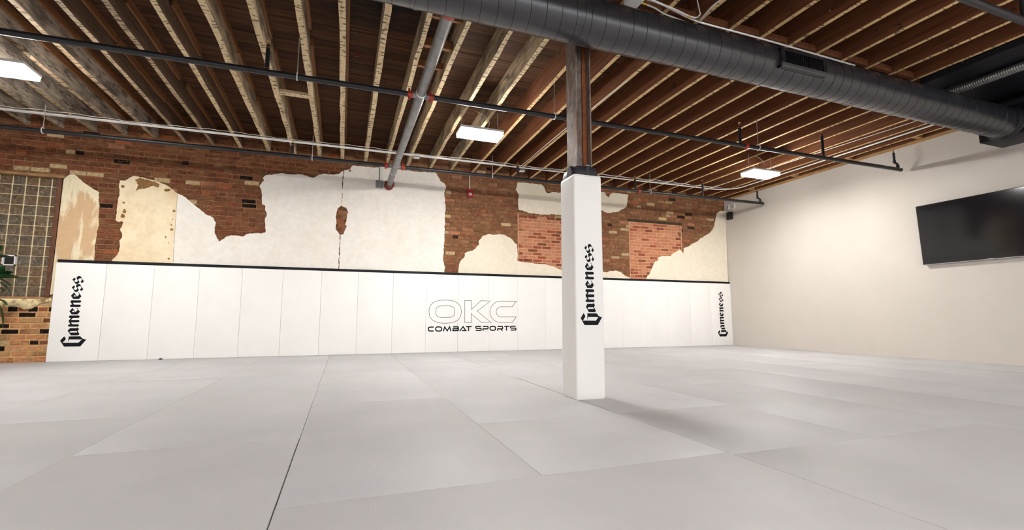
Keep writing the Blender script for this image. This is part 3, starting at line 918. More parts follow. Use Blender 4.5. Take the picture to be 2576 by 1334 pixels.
word(k4, [(sel(860, 357, 148, 104, 2.9, 32), True, False)])
word(k4, [([(1096, 474), (1160, 252), (1286, 448), (1412, 252), (1474, 474)], False, False)])
word(k4, [([(1580, 250), (1770, 250), (1845, 255), (1845, 340), (1770, 345), (1600, 345)], False, True), ([(1760, 345), (1845, 350), (1845, 438), (1770, 440), (1580, 440)], False, True), ([(1580, 468), (1580, 318)], False, False)])
word(k4, [([(1912, 470), (2075, 240), (2215, 436), (2025, 436)], False, False)])
word(k4, [([(2235, 240), (2505, 238)], False, False), ([(2353, 240), (2353, 456)], False, False)])
word(k5, [([(590, 230), (400, 230), (335, 235), (335, 320), (400, 325), (545, 325), (605, 330), (605, 420), (545, 426), (330, 426)], False, True)])
word(k5, [([(690, 230), (880, 230), (945, 235), (945, 345), (880, 350), (690, 350)], False, True), ([(695, 325), (695, 450)], False, False)])
word(k5, [(sel(1180, 327, 137, 97, 2.9, 32), True, False)])
word(k5, [([(1420, 230), (1610, 230), (1675, 235), (1675, 345), (1610, 350), (1420, 350)], False, True), ([(1425, 325), (1425, 448)], False, False), ([(1585, 352), (1668, 444)], False, False)])
word(k5, [([(1755, 228), (2005, 226)], False, False), ([(1868, 228), (1868, 440)], False, False)])
word(k5, [([(2320, 220), (2130, 220), (2065, 225), (2065, 310), (2130, 315), (2275, 315), (2335, 320), (2335, 405), (2275, 411), (2070, 411)], False, True)])

# ================================================================== padded column
PX0, PX1, PY0, PY1, PZ = -6.994, -6.730, -5.356, -5.092, 1.863
colm = empty('steel_column', (-6.858, -5.21, 0), 'weathered rusty steel column rising to the beam behind the round duct', 'column')
cx0, cx1, cy0, cy1 = -6.934, -6.787, -5.302, -5.118
MB().box(cx0, cx0 + .012, cy0, cy1, .0, 3.359).build('flange', 'steel', colm)
MB().box(cx1 - .012, cx1, cy0, cy1, .0, 3.359).build('flange', 'steel', colm)
MB().box(cx0 + .012, cx1 - .012, -5.217, -5.203, .0, 3.359).build('web', 'steel', colm)
MB().box(cx1 - .048, cx1 - .0125, -5.236, -5.2175, 1.9, 3.355).build('rust_strip', 'rust', colm)
cov = empty('column_pad', (-6.862, -5.224, 0), 'white padded column cover standing on the mats, with black vertical lettering', 'column pad')
mb = MB()
T = .022
# four padded faces wrapped round the steel, rounded outside corners
def ring(x0, x1, y0, y1, r, z, n=5):
    pts = []
    for (cx, cy, a0) in ((x1 - r, y0 + r, -90), (x1 - r, y1 - r, 0), (x0 + r, y1 - r, 90), (x0 + r, y0 + r, 180)):
        for i in range(n):
            a = math.radians(a0 + 90 * i / (n - 1)); pts.append((cx + r * math.cos(a), cy + r * math.sin(a), z))
    return pts
random.seed(5)
rows = [(0.0, -.006), (.012, 0.0), (.06, .0), (.35, .001), (.7, 0), (1.1, .001), (1.5, 0), (1.84, 0), (PZ - .008, -.002), (PZ, -.008), (PZ, -T)]
R_ = [ring(PX0 - d, PX1 + d, PY0 - d, PY1 + d, .016 if d > -.01 else .006, z) for z, d in rows]
n = len(R_[0])
vs = [p for r in R_ for p in r]
fs = []
for i in range(len(R_) - 1):
    for j in range(n):
        fs.append((i * n + j, i * n + (j + 1) % n, (i + 1) * n + (j + 1) % n, (i + 1) * n + j))
mb.add(vs, fs)
mb.build('cover', 'pad', cov, True)
MB().box(PX0 + .025, PX1 - .025, PY0 + .03, PY1 - .03, PZ - .14, PZ - .03).build('lining', 'foam', cov)
lettering(cov, -6.853, PY0, .5905, TLEN)
# black strap bunched above the cover
st = empty('column_strap', (-6.862, -5.21, PZ - .03), 'black strap bunched around the steel column above the white cover', 'strap')
mb = MB()
RR = [ring(-6.955 - d, -6.765 + d, -5.325 - d, -5.095 + d, .02, z) for z, d in ((PZ - .029, .012), (PZ + .03, .016), (PZ + .075, .006), (PZ + .085, -.006), (PZ + .082, -.012))]
vs = [p for r in RR for p in r]; fs = []
for i in range(len(RR) - 1):
    for j in range(n):
        fs.append((i * n + j, i * n + (j + 1) % n, (i + 1) * n + (j + 1) % n, (i + 1) * n + j))
mb.add(vs, fs); mb.build('band', 'foam', st, True)
flap = []
for i in range(7):
    a = math.pi * i / 6
    flap.append((-6.975 + .0 , -5.30 + .09 * i / 6, PZ + .03 + .065 * math.sin(a)))
mb = MB()
for i in range(6):
    a, b = flap[i], flap[i + 1]
    mb.add([(a[0] - .012, a[1], PZ), (a[0] + .035, a[1], PZ), (a[0] + .035, a[1], a[2]), (a[0] - .012, a[1], a[2]), (b[0] - .012, b[1], PZ), (b[0] + .035, b[1], PZ), (b[0] + .035, b[1], b[2]), (b[0] - .012, b[1], b[2])],
           [(0, 1, 2, 3), (4, 7, 6, 5), (0, 3, 7, 4), (1, 5, 6, 2), (3, 2, 6, 7)])
mb.build('fold', 'foam', st, True, True)
MB().box(-6.868, -6.84, -5.346, -5.338, PZ - .004, PZ + .088, b=.002).build('buckle', 'black_plastic', st)
MB().box(-6.872, -6.836, -5.349, -5.34, PZ + .082, PZ + .092, b=.002).build('clip', 'grey_box', st)

# ================================================================== round duct
DY, DZ, DR = -5.52, 3.13, .189
DX0, DX1 = -15.1, -.93
duct = empty('round_duct', ((DX0 + DX1) / 2, DY, DZ - DR), 'large dark grey spiral duct running under the joists across the room', 'duct')
mb = MB(); nseg = 56
vs = []; fs = []
for i, x in enumerate((DX0, -12, -8, -4, DX1)):
    for j in range(nseg):
        a = 2 * math.pi * j / nseg
        vs.append((x, DY + DR * math.cos(a), DZ + DR * math.sin(a)))
for i in range(4):
    for j in range(nseg):
        fs.append((i * nseg + j, i * nseg + (j + 1) % nseg, (i + 1) * nseg + (j + 1) % nseg, (i + 1) * nseg + j))
mb.add(vs, fs); mb.build('duct_shell', 'duct', duct, True, True)
pitch = .131
turns = int((DX1 - DX0) / pitch) - 1
hp = []
for i in range(turns * 28):
    a = 2 * math.pi * i / 28
    hp.append((DX0 + .05 + pitch * i / 28, DY + (DR + .0005) * math.cos(a), DZ + (DR + .0005) * math.sin(a)))
MB().tube(hp, .0028, 5).build('spiral_seam', 'duct_seam', duct, True)
for x in (-13.2, -11.6, -10.0, -8.35, -7.02, -5.42, -4.20, -3.72, -2.35, -1.25):
    m2 = MB()
    rr = []
    for dx, r in ((-.022, DR), (-.02, DR + .004), (.02, DR + .004), (.022, DR)):
        rr.append([(x + dx, DY + r * math.cos(2 * math.pi * j / 40), DZ + r * math.sin(2 * math.pi * j / 40)) for j in range(40)])
    vs = [p for q in rr for p in q]
    m2.add(vs, [(i * 40 + j, i * 40 + (j + 1) % 40, (i + 1) * 40 + (j + 1) % 40, (i + 1) * 40 + j) for i in range(3) for j in range(40)])
    m2.build('coupling', 'duct', duct, True, True)
m2 = MB()
rr = [[(DX1 + dx, DY + r * math.cos(2 * math.pi * j / 40), DZ + r * math.sin(2 * math.pi * j / 40)) for j in range(40)] for dx, r in ((-.06, DR), (-.05, DR + .008), (-.02, DR + .012), (.0, DR + .03))]
m2.add([p for q in rr for p in q], [(i * 40 + j, i * 40 + (j + 1) % 40, (i + 1) * 40 + (j + 1) % 40, (i + 1) * 40 + j) for i in range(3) for j in range(40)])
m2.build('end_collar', 'duct_seam', duct, True, True)
# air grille on the duct
gx0, gx1, gz0, gz1, gy = -4.985, -4.39, 3.018, 3.195, -5.735
mb = MB()
MBF = MB().box(gx0, gx1, gy - .004, gy + .012, gz0, gz0 + .03)
mb.box(gx0, gx1, gy, gy + .012, gz1 - .025, gz1).box(gx0, gx0 + .045, gy, gy + .012, gz0 + .03, gz1 - .025).box(gx1 - .045, gx1, gy, gy + .012, gz0 + .03, gz1 - .025)
gr = mb.build('air_grille', 'duct_seam', duct); tag(gr, 'louvred air grille on the front of the duct')
mb = MB()
mb.box(gx0, gx1, gy + .012, DY - .12, gz0, gz0 + .012).box(gx0, gx1, gy + .012, DY - .12, gz1 - .012, gz1).box(gx0, gx0 + .012, gy + .012, DY - .12, gz0, gz1).box(gx1 - .012, gx1, gy + .012, DY - .12, gz0, gz1).box(gx0 + .012, gx1 - .012, gy + .06, gy + .066, gz0, gz1)
mb.build('grille_neck', 'louver', gr)
MBF.build('lower_flange', 'grille', gr)
for i in range(20):
    x = gx0 + .055 + (gx1 - gx0 - .11) * i / 19
    MB().add([(x - .004, gy + .002, gz0 + .03), (x + .006, gy + .03, gz0 + .03), (x + .006, gy + .03, gz1 - .025), (x - .004, gy + .002, gz1 - .025), (x - .001, gy + .002, gz0 + .03), (x + .009, gy + .03, gz0 + .03), (x + .009, gy + .03, gz1 - .025), (x - .001, gy + .002, gz1 - .025)],
             [(0, 1, 2, 3), (4, 7, 6, 5), (0, 3, 7, 4), (1, 5, 6, 2)]).build('louver', 'louver', gr)
for x in (gx0 + .02, gx1 - .02):
    MB().cyl((x, gy - .003, gz0 + .015), (x, gy + .001, gz0 + .015), .006, 8).build('screw', 'louver', gr)

# black plenum at the end of the duct, black trunk above it, corrugated connector
pl = empty('plenum_box', (-.66, -6.4, 2.95), 'black sheet metal plenum box at the right end of the round duct', 'plenum')
mb = MB().box(-.925, -.40, -8.3, -5.265, 2.955, 3.42, b=.012)
mb.build('casing', 'black_sheet', pl, True)
for yv in (-6.2, -7.2):
    MB().box(-.935, -.39, yv - .015, yv + .015, 2.948, 3.43).build('flange', 'black_sheet', pl)
tr = MB().box(-2.305, -.02, -8.6, -5.40, 3.46, H - .002, b=.006).build('trunk_duct', 'black_sheet')
tag(tr, 'flat black trunk duct under the joists beside the right wall', 'duct')
fl = empty('flexible_connector', (-1.6, -6.6, 3.35), 'ribbed grey flexible hose hanging under the black trunk duct', 'hose')
FXX = atZ(2500, 193, 3.40).x
mb = MB(); vs = []; fs = []; nn = 420
for i in range(nn):
    y = -5.30 - 2.3 * i / (nn - 1)
    r = .050 + (.0035 if i % 4 < 2 else 0)
    for j in range(14):
        a = 2 * math.pi * j / 14
        vs.append((FXX + r * math.cos(a), y, 3.40 + r * math.sin(a) * .9))
for i in range(nn - 1):
    for j in range(14):
        fs.append((i * 14 + j, i * 14 + (j + 1) % 14, (i + 1) * 14 + (j + 1) % 14, (i + 1) * 14 + j))
mb.add(vs, fs); mb.build('ribbed_hose', 'flex', fl)

# ================================================================== sprinkler pipes
def upright(parent, x, y, z0, z1, r=.021):
    rp = MB().cyl((x, y, z0), (x, y, z1 - .05), r, 12).cyl((x, y, z1 - .055), (x, y, z1 - .03), r * 1.2, 12, r1=r * .8).build('riser', 'pipe_black', parent, True)
    MB().cyl((x, y, z0 + .035), (x, y, z0 + .042), r * 1.12, 12).build('band', 'brass', rp, True)
    MB().cyl((x, y, z1 - .06), (x, y, z1 - .053), r * 1.25, 12).build('band', 'brass', rp, True)
    hd = MB().cyl((x, y, z1 - .03), (x, y, z1 - .012), .010, 8)
    hd.tube([(x - .012, y, z1 - .015), (x - .016, y, z1 + .003), (x, y, z1 + .02), (x + .016, y, z1 + .003), (x + .012, y, z1 - .015)], .003, 6)
    hd.cyl((x, y, z1 + .018), (x, y, z1 + .021), .016, 12)
    hd.build('sprinkler_head', 'brass', rp)
def hanger(parent, x, y, zp, r, ztop):
    MB().cyl((x, y, zp + r + .012), (x, y, ztop), .005, 8).build('hanger_rod', 'steel_rod', parent)
    pts = [(x, y + (r + .006) * math.cos(t), zp + (r + .006) * math.sin(t) + (.012 * max(0, math.sin(t)))) for t in [2 * math.pi * i / 18 for i in range(18)]]
    MB().tube(pts, .006, 6, closed=True).build('hanger_ring', 'conduit', parent, True)
def coupling(parent, c, ax, r):
    d = Vector(ax)
    mb = MB().cyl(Vector(c) - d * .028, Vector(c) + d * .028, r * 1.22, 16)
    up = Vector((0, 0, 1))
    mb.cyl(Vector(c) + up * (r * 1.2) - d * .012, Vector(c) + up * (r * 1.2 + .03) - d * .012, .011, 8)
    mb.cyl(Vector(c) - up * (r * 1.2) - d * .012, Vector(c) - up * (r * 1.2 + .025) - d * .012, .011, 8)
    mb.build('coupling', 'red', parent, True)
def elbow_riser(parent, x, y, zp, r):
    mb = MB()
    mb.tube([(x, y, zp), (x, y, zp + .05), (x, y, zp + .075), (x - .02, y, zp + .095), (x - .05, y, zp + .10), (x - .07, y, zp + .115), (x - .078, y, zp + .14), (x - .078, y, zp + .27)], r * .8, 10)
    mb.cyl((x, y, zp + .02), (x, y, zp + .07), r * 1.05, 10).cyl((x - .078, y, zp + .10), (x - .078, y, zp + .14), r, 10)
    rp = mb.build('riser', 'pipe_black', parent, True)
    MB().cyl((x - .078, y, zp + .27), (x - .078, y, zp + .30), .011, 8).cyl((x - .078, y, zp + .315), (x - .078, y, zp + .318), .016, 10).cyl((x - .078, y, zp + .30), (x - .078, y, zp + .316), .004, 6).build('sprinkler_head', 'brass', rp)
PR = .029
def pline(x, a, b):    # y of a branch line at x: it drifts slightly across the room
    return a + (b - a) * (x + 13.0) / 13.0
def branch(lab, ya, yb, zp, x0, x1, risers, rods, end, reds):
    y0 = pline(x0, ya, yb); y1 = pline(x1, ya, yb)
    t = empty('sprinkler_pipe', ((x0 + x1) / 2, (y0 + y1) / 2, zp), lab, 'pipe', 'sprinkler branch pipes')
    if reds:
        for a, b in ((x0, MX - .092), (MX + .102, x1)):
            MB().cyl((a, pline(a, ya, yb), zp), (b, pline(b, ya, yb), zp), PR, 16).build('pipe', 'pipe_black', t, True)
    else:
        MB().cyl((x0, y0, zp), (x1, y1, zp), PR, 16).build('pipe', 'pipe_black', t, True)
    MB().cyl((x1 - .015, y1, zp), (x1 + .006, y1, zp), PR * 1.06, 16).build('end_cap', 'pipe_black', t, True)
    for x, z1 in risers: upright(t, x, pline(x, ya, yb), zp, z1)
    for x in rods: hanger(t, x, pline(x, ya, yb), zp, PR, H - .002)
    for x in reds: coupling(t, (x, pline(x, ya, yb), zp), ((x1 - x0), (y1 - y0), 0) if False else (1, 0, 0), PR)
    if end: elbow_riser(t, x1 - .07, y1, zp, PR * .8)
    return t
MX = -8.06
branch('black sprinkler pipe crossing the middle of the ceiling with risers and rods', -3.70, -3.885, 3.105, -15.0, -.13, [(-9.59, 3.42), (-3.53, 3.42), (-1.90, 3.52)], [-9.31, -6.43, -3.20], True, [MX - .11, MX + .12, -3.42])
branch('black sprinkler pipe close along the top of the brick wall', -.88, -1.17, 3.165, -15.0, -.13, [(-9.62, 3.40), (-5.88, 3.44), (-3.40, 3.44), (-1.75, 3.52)], [-12.70, -9.33, -6.36, -3.05], True, [MX - .13, MX + .14, -3.31])
branch('black sprinkler pipe in the top right, nearest the camera', -6.80, -6.81, 3.10, -15.0, -1.1, [(-3.55, 3.42)], [-3.2, -9.3, -6.4], False, [])
main = empty('main_pipe', (MX, -2.6, 3.1), 'thick grey main pipe running from the duct to the plaster wall', 'pipe')
MR = .052
def mz(y): return 3.115 + (y) * -.005
MB().cyl((MX, .044, 3.105), (MX, -5.255, 3.115), MR, 24).build('pipe', 'pipe_grey', main, True)
MB().cyl((MX, -5.255, 3.115), (MX, -5.322, 3.115), MR * 1.2, 24).build('end_coupling', 'red', main, True)
for yv in (-.83, -3.83):
    MB().cyl((MX, yv - .012, 3.112), (MX, yv + .012, 3.112), MR * 1.10, 24).build('joint_ring', 'conduit', main, True)
for yv, zv in ((-.99, 3.165), (-3.77, 3.107)):
    MB().cyl((MX - .09, yv, zv), (MX + .10, yv, zv), PR * 1.15, 16).build('tee', 'pipe_grey', main, True)
mb = MB().cyl((MX, -.045, 3.105), (MX, .044, 3.105), MR * 1.62, 20)
mb.build('wall_collar', 'rust_red', main, True)
mb = MB().cyl((MX, -.12, 3.105), (MX, -.07, 3.105), MR * 1.25, 24)
for s in (-1, 1):
    mb.box(MX + s * MR * 1.2 - .02, MX + s * MR * 1.2 + .02, -.118, -.072, 3.09, 3.12)
    mb.cyl((MX + s * MR * 1.5, -.095, 3.055), (MX + s * MR * 1.5, -.095, 3.155), .008, 8)
mb.build('clamp', 'rust_red', main, True)

# ================================================================== conduits, cables and boxes under the joists
CZ = H - .014
def run(name, lab, cat, pts, r, mt, straps=(), group=None):
    c = sum((Vector(p) for p in pts), Vector()) / len(pts)
    t = empty(name, c, lab, cat, group)
    MB().tube(pts, r, 8).build('run', mt, t, True)
    for s in straps:
        MB().tube([(s[0], s[1] - r * 3, H - .001), (s[0], s[1] - r * 1.1, s[2] - r * .6), (s[0], s[1], s[2] - r * 1.15), (s[0], s[1] + r * 1.1, s[2] - r * .6), (s[0], s[1] + r * 3, H - .001)], .0035, 5).build('strap', mt, t)
    return t
def cyl_(x): return -.535 - (x + 13.3) * .0145
def bendpts():
    xe = -1.15; cy = cyl_(xe)
    a = [(x, cyl_(x), CZ) for x in (-15.0, -12, -9, -6, -3, xe)]
    b = [(xe + .003, cy, CZ)] + [(xe + .56 * math.sin(math.pi / 2 * i / 8), cy - .36 * (1 - math.cos(math.pi / 2 * i / 8)), CZ) for i in range(1, 9)]
    return a, b + [(-.59, -2.3, CZ), (-.60, -5.1, CZ)]
jst = [x for x in JX if -13.5 < x < -1.2]
BA, BB = bendpts()
run('electrical_conduit', 'bright metal conduit bending away from the brick wall along the right wall', 'conduit', BB, .0125, 'conduit', (), 'conduits under the joists')
run('electrical_conduit', 'long bright metal conduit along the whole brick wall', 'conduit', BA, .0125, 'conduit', [(x, cyl_(x), CZ) for x in jst[1::3]], 'conduits under the joists')
run('electrical_conduit', 'bright metal conduit beside the longer one, ending at the second junction box', 'conduit', [(x, cyl_(x) - .048 + (x + 15) * .001, CZ) for x in (-15, -11, -8, -5.98)], .0125, 'conduit', [(x, cyl_(x) - .045, CZ) for x in jst[2:20:4]], 'conduits under the joists')
# thin cable looping beside the conduit
cp = []
x = -15.0
while x < -.6:
    cp.append((x, cyl_(x) - .16 + .03 * math.sin(x * 3.1) + (.05 if -8 < x < -7.2 else 0), H - .012 - .018 * abs(math.sin((x + .33) / .405 * math.pi))))
    x += .135
run('cable', 'thin white cable clipped to the joists along the brick wall', 'cable', cp, .0038, 'cable')
cp2 = [(x, cyl_(x) - .13 + .035 * math.sin(x * 2.3 + 1), H - .012 - .015 * abs(math.sin((x + .33) / .405 * math.pi))) for x in [-7.75 + .135 * i for i in range(50)]]
run('cable', 'second thin white cable running right from the first junction box', 'cable', cp2, .0038, 'cable')
def jbox(px, py, lab, s=.055):
    p = atZ(px, py, H - .025)
    t = empty('junction_box', (p.x, p.y, H - .052), lab, 'box', 'junction boxes under the joists')
    MB().box(p.x - s, p.x + s, p.y - s * .8, p.y + s * .8, H - .05, H - .001, b=.004).build('box', 'grey_box', t)
    MB().box(p.x - s * .92, p.x + s * .92, p.y - s * .72, p.y + s * .72, H - .054, H - .05).build('cover_plate', 'conduit', t)
jbox(1048, 394, 'small grey junction box on the conduit right of the thick main pipe')
jbox(1313, 428, 'small grey junction box on the conduit left of the padded column')
# conduit cable climbing along a joist to the right of box
q0 = atZ(1300, 426, H - .008); q1 = atZ(1425, 322, H - .008)
run('cable', 'thin white cable running along a joist left of the steel column', 'cable', [(q0.x, q0.y, q0.z), ((q0.x * .7 + q1.x * .3), q0.y * .7 + q1.y * .3, q0.z - .01), (q0.x * .35 + q1.x * .65, q0.y * .35 + q1.y * .65, q0.z), (q1.x, q1.y, q1.z)], .006, 'cable')
q0 = atZ(1492, 271, H - .006); q1 = atZ(1578, 203, H - .006)
run('cable', 'thin white cable along a joist right of the steel column', 'cable', [q0, (q0 + q1) / 2 + Vector((-.01, 0, -.006)), q1], .006, 'cable')
q0 = atZ(1770, 478, H - .012); q1 = atZ(2180, 345, H - .012)
run('cable', 'thin cable running along a joist towards the round duct near the right wall', 'cable', [q0, q0.lerp(q1, .3) + Vector((.01, 0, -.01)), q0.lerp(q1, .6), q1, q1 + (q1 - q0) * .25], .006, 'cable')
# bundle above the round duct
ZC = H - .012
def czp(L, z=ZC):
    return [atZ(x, y, z) for x, y in L]
def smoothpts(L):
    L = [tuple(p) for p in L]
    for _ in range(2):
        q = [L[0]]
        for a, b in zip(L[:-1], L[1:]):
            q.append(tuple(a[i] * .75 + b[i] * .25 for i in range(3))); q.append(tuple(a[i] * .25 + b[i] * .75 for i in range(3)))
        q.append(L[-1]); L = q
    return L
ca = run('cable', 'white cable above the round duct, yellow tape near the white box', 'cable', smoothpts(czp([(1606, 2), (1627, 12), (1650, 21), (1668, 34), (1690, 42), (1725, 56)])), .0075, 'cable')
a_ = czp([(1613, 6), (1626, 11)]); MB().tube(a_, .0088, 8).build('tape', 'yellow', ca, True)
cb = run('cable', 'white cable above the round duct with a hooked yellow taped bend', 'cable', smoothpts(czp([(1622, -4), (1683, 17), (1715, 32), (1735, 42), (1752, 46), (1760, 38)])), .0085, 'cable')
a_ = czp([(1729, 39.5), (1738, 43)]); MB().tube(a_, .0098, 8).build('tape', 'yellow', cb, True)
run('electrical_conduit', 'straight bright conduit along the upper edge of the round duct', 'conduit', smoothpts(czp([(1632, -4), (1683, 19), (1745, 52), (1800, 67), (1900, 93), (2040, 133), (2095, 149), (2150, 165)])), .0095, 'conduit', (), 'conduits under the joists')
run('cable', 'white cable climbing a joist above the round duct', 'cable', smoothpts(czp([(1760, 55), (1778, 30), (1792, 15), (1815, -2), (1850, -30)])), .0075, 'cable')
run('cable', 'thin brown cord hanging above the round duct', 'cable', smoothpts([atZ(1753, -4, H + .1), atZ(1757, 15, H + .05), atZ(1762, 37, H - .01)]), .005, 'cable')
p = atZ(1597, 2, H - .03)
t = empty('junction_box', (p.x, p.y, H - .056), 'white junction box above the round duct at the top edge', 'box', 'junction boxes under the joists')
MB().box(p.x - .07, p.x + .06, p.y - .06, p.y + .075, H - .05, H - .001, b=.004).build('box', 'white_plastic', t)
MB().box(p.x - .066, p.x + .056, p.y - .056, p.y + .071, H - .055, H - .05).build('cover_plate', 'white_mark', t)

# boxes on the back wall
def wallbox(px, py, w_, h_, lab, mt, name, top_px):
    p = atY(px, py, .02)
    t = empty(name, (p.x, .03, p.z - h_ / 2), lab, 'alarm' if name == 'fire_alarm' else 'box')
    MB().box(p.x - w_ / 2, p.x + w_ / 2, -.01, .044, p.z - h_ / 2, p.z + h_ / 2, b=.006).build('housing', mt, t)
    q = atY(*top_px, .034)
    MB().cyl((p.x, .034, p.z + h_ / 2), (p.x + (q.x - p.x) * .3, .034, q.z), .009, 8).build('feed_conduit', 'grey_box' if name != 'fire_alarm' else 'conduit', t, True)
    return t, p
t, p = wallbox(954, 464, .125, .14, 'grey electrical box on the plaster left of the thick main pipe', 'grey_box', 'electrical_box', (956, 421))
MB().box(p.x - .055, p.x + .055, -.013, -.0095, p.z - .06, p.z + .06).build('cover_plate', 'grey_box', t)
t, p = wallbox(1182, 487, .115, .155, 'dark red fire alarm with a white emblem on the brick wall', 'dark_red', 'fire_alarm', (1181, 440))
mb = MB()
for i in range(9):
    a = math.pi * i / 8
    mb.cyl((p.x + .004 + .022 * math.cos(a), -.014, p.z - .022 + .026 * math.sin(a)), (p.x + .004 + .022 * math.cos(a), -.0095, p.z - .022 + .026 * math.sin(a)), .010, 8)
mb.cyl((p.x + .004, -.013, p.z - .012), (p.x + .004, -.0095, p.z - .012), .013, 10)
for dx in (-.014, .004, .02):
    mb.box(p.x + dx - .005, p.x + dx + .004, -.013, -.0095, p.z - .045, p.z - .018)
mb.build('emblem', 'white_mark', t)

# ---- corner outlet with power adapter
p = atX(1833, 522, -.004); p2 = atX(1847, 520, -.004)
for pp, lab in ((p, 'white outlet box high in the corner, nearer the brick wall'), (p2, 'white outlet box high in the corner, on the right wall')):
    t = empty('outlet_box', (-.02, pp.y, pp.z - .05), lab, 'outlet', 'outlet boxes in the corner')
    MB().box(-.045, -.001, pp.y - .042, pp.y + .042, pp.z - .06, pp.z + .06, b=.005).build('box', 'white_plastic', t)
    MB().box(-.048, -.045, pp.y - .02, pp.y + .02, pp.z - .035, pp.z - .005).build('socket', 'grey_box', t)
    MB().box(-.048, -.045, pp.y - .02, pp.y + .02, pp.z + .005, pp.z + .035).build('socket', 'grey_box', t)
pb = atX(1835, 543, -.05)
t = empty('power_adapter', (-.05, pb.y, pb.z - .08), 'small black box hanging by its cord in the far corner', 'adapter')
MB().box(-.085, -.004, pb.y - .065, pb.y + .065, pb.z - .095, pb.z + .085, b=.008).build('body', 'black_plastic', t)
MB().tube(smoothpts([(-.045, pb.y, pb.z + .084), (-.06, pb.y + .02, pb.z + .13), (-.06, p.y + .02, p.z - .06), (-.05, p.y, p.z - .01)]), .006, 6).build('cord', 'black_plastic', t)
MB().tube(smoothpts([(-.02, p2.y + .02, p2.z + .06), (-.03, p2.y + .06, p2.z + .1), (-.03, p2.y + .05, H - .03), (-.03, p2.y + .03, H + .02)]), .005, 6).build('lead', 'cable', t)

# ================================================================== television
tvY = -4.035
TVW, TVH = 1.665, .953
tv = empty('television', (-.09, tvY - TVW / 2, 1.492), 'large black wall-mounted television on the cream right wall', 'television')
zt, zb_ = 2.443, 1.495
def tvx(z): return -.068 - (z - zb_) / (zt - zb_) * .052     # leans forward a little at the top
def tvbox(mb, y0, y1, z0, z1, d0, d1):
    vs = []
    for z in (z0, z1):
        for d in (d0, d1):
            for y in (y0, y1):
                vs.append((tvx(z) + d, y, z))
    mb.add(vs, [(0, 1, 5, 4), (2, 6, 7, 3), (0, 2, 3, 1), (4, 5, 7, 6), (0, 4, 6, 2), (1, 3, 7, 5)])
    return mb
tvbox(MB(), tvY - TVW, tvY, zb_, zt, 0, .032).build('body', 'tv_body', tv, fixn=True)
tvbox(MB(), tvY - TVW + .008, tvY - .008, zb_ + .014, zt - .008, -.0015, .001).build('screen', 'screen', tv, fixn=True)
tvbox(MB(), tvY - TVW * .5 - .03, tvY - TVW * .5 + .03, zb_ + .002, zb_ + .010, -.002, .001).build('maker_plate', 'silver', tv, fixn=True)
tvbox(MB(), tvY - TVW, tvY, zb_ - .003, zb_ + .003, -.001, .03).build('lower_trim', 'silver', tv, fixn=True)
MB().box(-.045, -.001, tvY - TVW * .75, tvY - TVW * .25, 1.75, 2.2).build('wall_mount', 'black_trim', tv)

# ================================================================== lamps
def lamp(x, y, lab, chain_dx, cord):
    z = 3.2
    t = empty('led_high_bay', (x, y, z), lab, 'ceiling lamp', 'hanging led lamps')
    MB().box(x - .305, x + .305, y - .155, y + .155, z + .012, z + .045, b=.006).box(x - .18, x + .18, y - .06, y + .06, z + .045, z + .085, b=.006).build('housing', 'housing', t)
    for s in (-1, 1):
        MB().box(x - .30, x + .30, y + s * .078 - .066, y + s * .078 + .066, z - .034, z + .012, b=.008).build('lens', 'lens', t)
    for s in (-1, 1):
        xx = x + s * .26
        ch = MB()
        zz = z + .16; k = 0
        while zz < H - .005:
            pts = []
            for i in range(10):
                a = 2 * math.pi * i / 10
                u = .0065 * math.cos(a); v_ = .016 * math.sin(a)
                pts.append((xx + (u if k % 2 else 0), y + (0 if k % 2 else u), zz + v_))
            ch.tube(pts, .0021, 5, closed=True)
            zz += .024; k += 1
        ch.build('chain', 'steel_rod', t)
        MB().tube([(xx, y - .14, z + .045), (xx, y, z + .15), (xx, y + .14, z + .045)], .002, 5).build('bail_wire', 'steel_rod', t)
    if cord:
        MB().tube(smoothpts([(x + .1, y, z + .085), (x + .16, y + .03, z + .2), (x + .1, y + .05, z + .3), (x - .05, y + .05, H + .02)]), .005, 6).build('power_cord', 'cable', t)
    return t
lamp(-12.23, -2.71, 'lit white hanging LED lamp at the left edge, near the window', 0, False)
lamp(-7.07, -2.71, 'lit white hanging LED lamp left of the steel column', 0, True)
lamp(-1.87, -2.68, 'lit white hanging LED lamp near the right wall', 0, True)
for x, y, nm in ((-12.27, -10.3, 'left'), (-7.07, -10.3, 'middle'), (-1.87, -10.3, 'right')):
    lamp(x, y, 'lit white hanging LED lamp of the row above the camera, %s one' % nm, 0, False)

# ================================================================== plant by the window, small stop on the floor
pot = empty('potted_plant', (-13.95, -.45, 0), 'leafy green plant in front of the glass block window at the left edge', 'plant')
mb = MB()
prof = [(.13, 0), (.165, .02), (.19, .32), (.20, .34), (.20, .38), (.18, .38), (.175, .33)]
vs = [(-13.95 + r * math.cos(2 * math.pi * j / 24), -.45 + r * math.sin(2 * math.pi * j / 24), z) for r, z in prof for j in range(24)]
mb.add(vs, [(i * 24 + j, i * 24 + (j + 1) % 24, (i + 1) * 24 + (j + 1) % 24, (i + 1) * 24 + j) for i in range(len(prof) - 1) for j in range(24)])
mb.add([(-13.95 + .13 * math.cos(2 * math.pi * j / 24), -.45 + .13 * math.sin(2 * math.pi * j / 24), .0) for j in range(24)], [tuple(range(24))])
mb.build('pot', 'pot', pot, True)
MB().cyl((-13.95, -.45, .30), (-13.95, -.45, .34), .176, 24).build('soil', 'soil', pot)
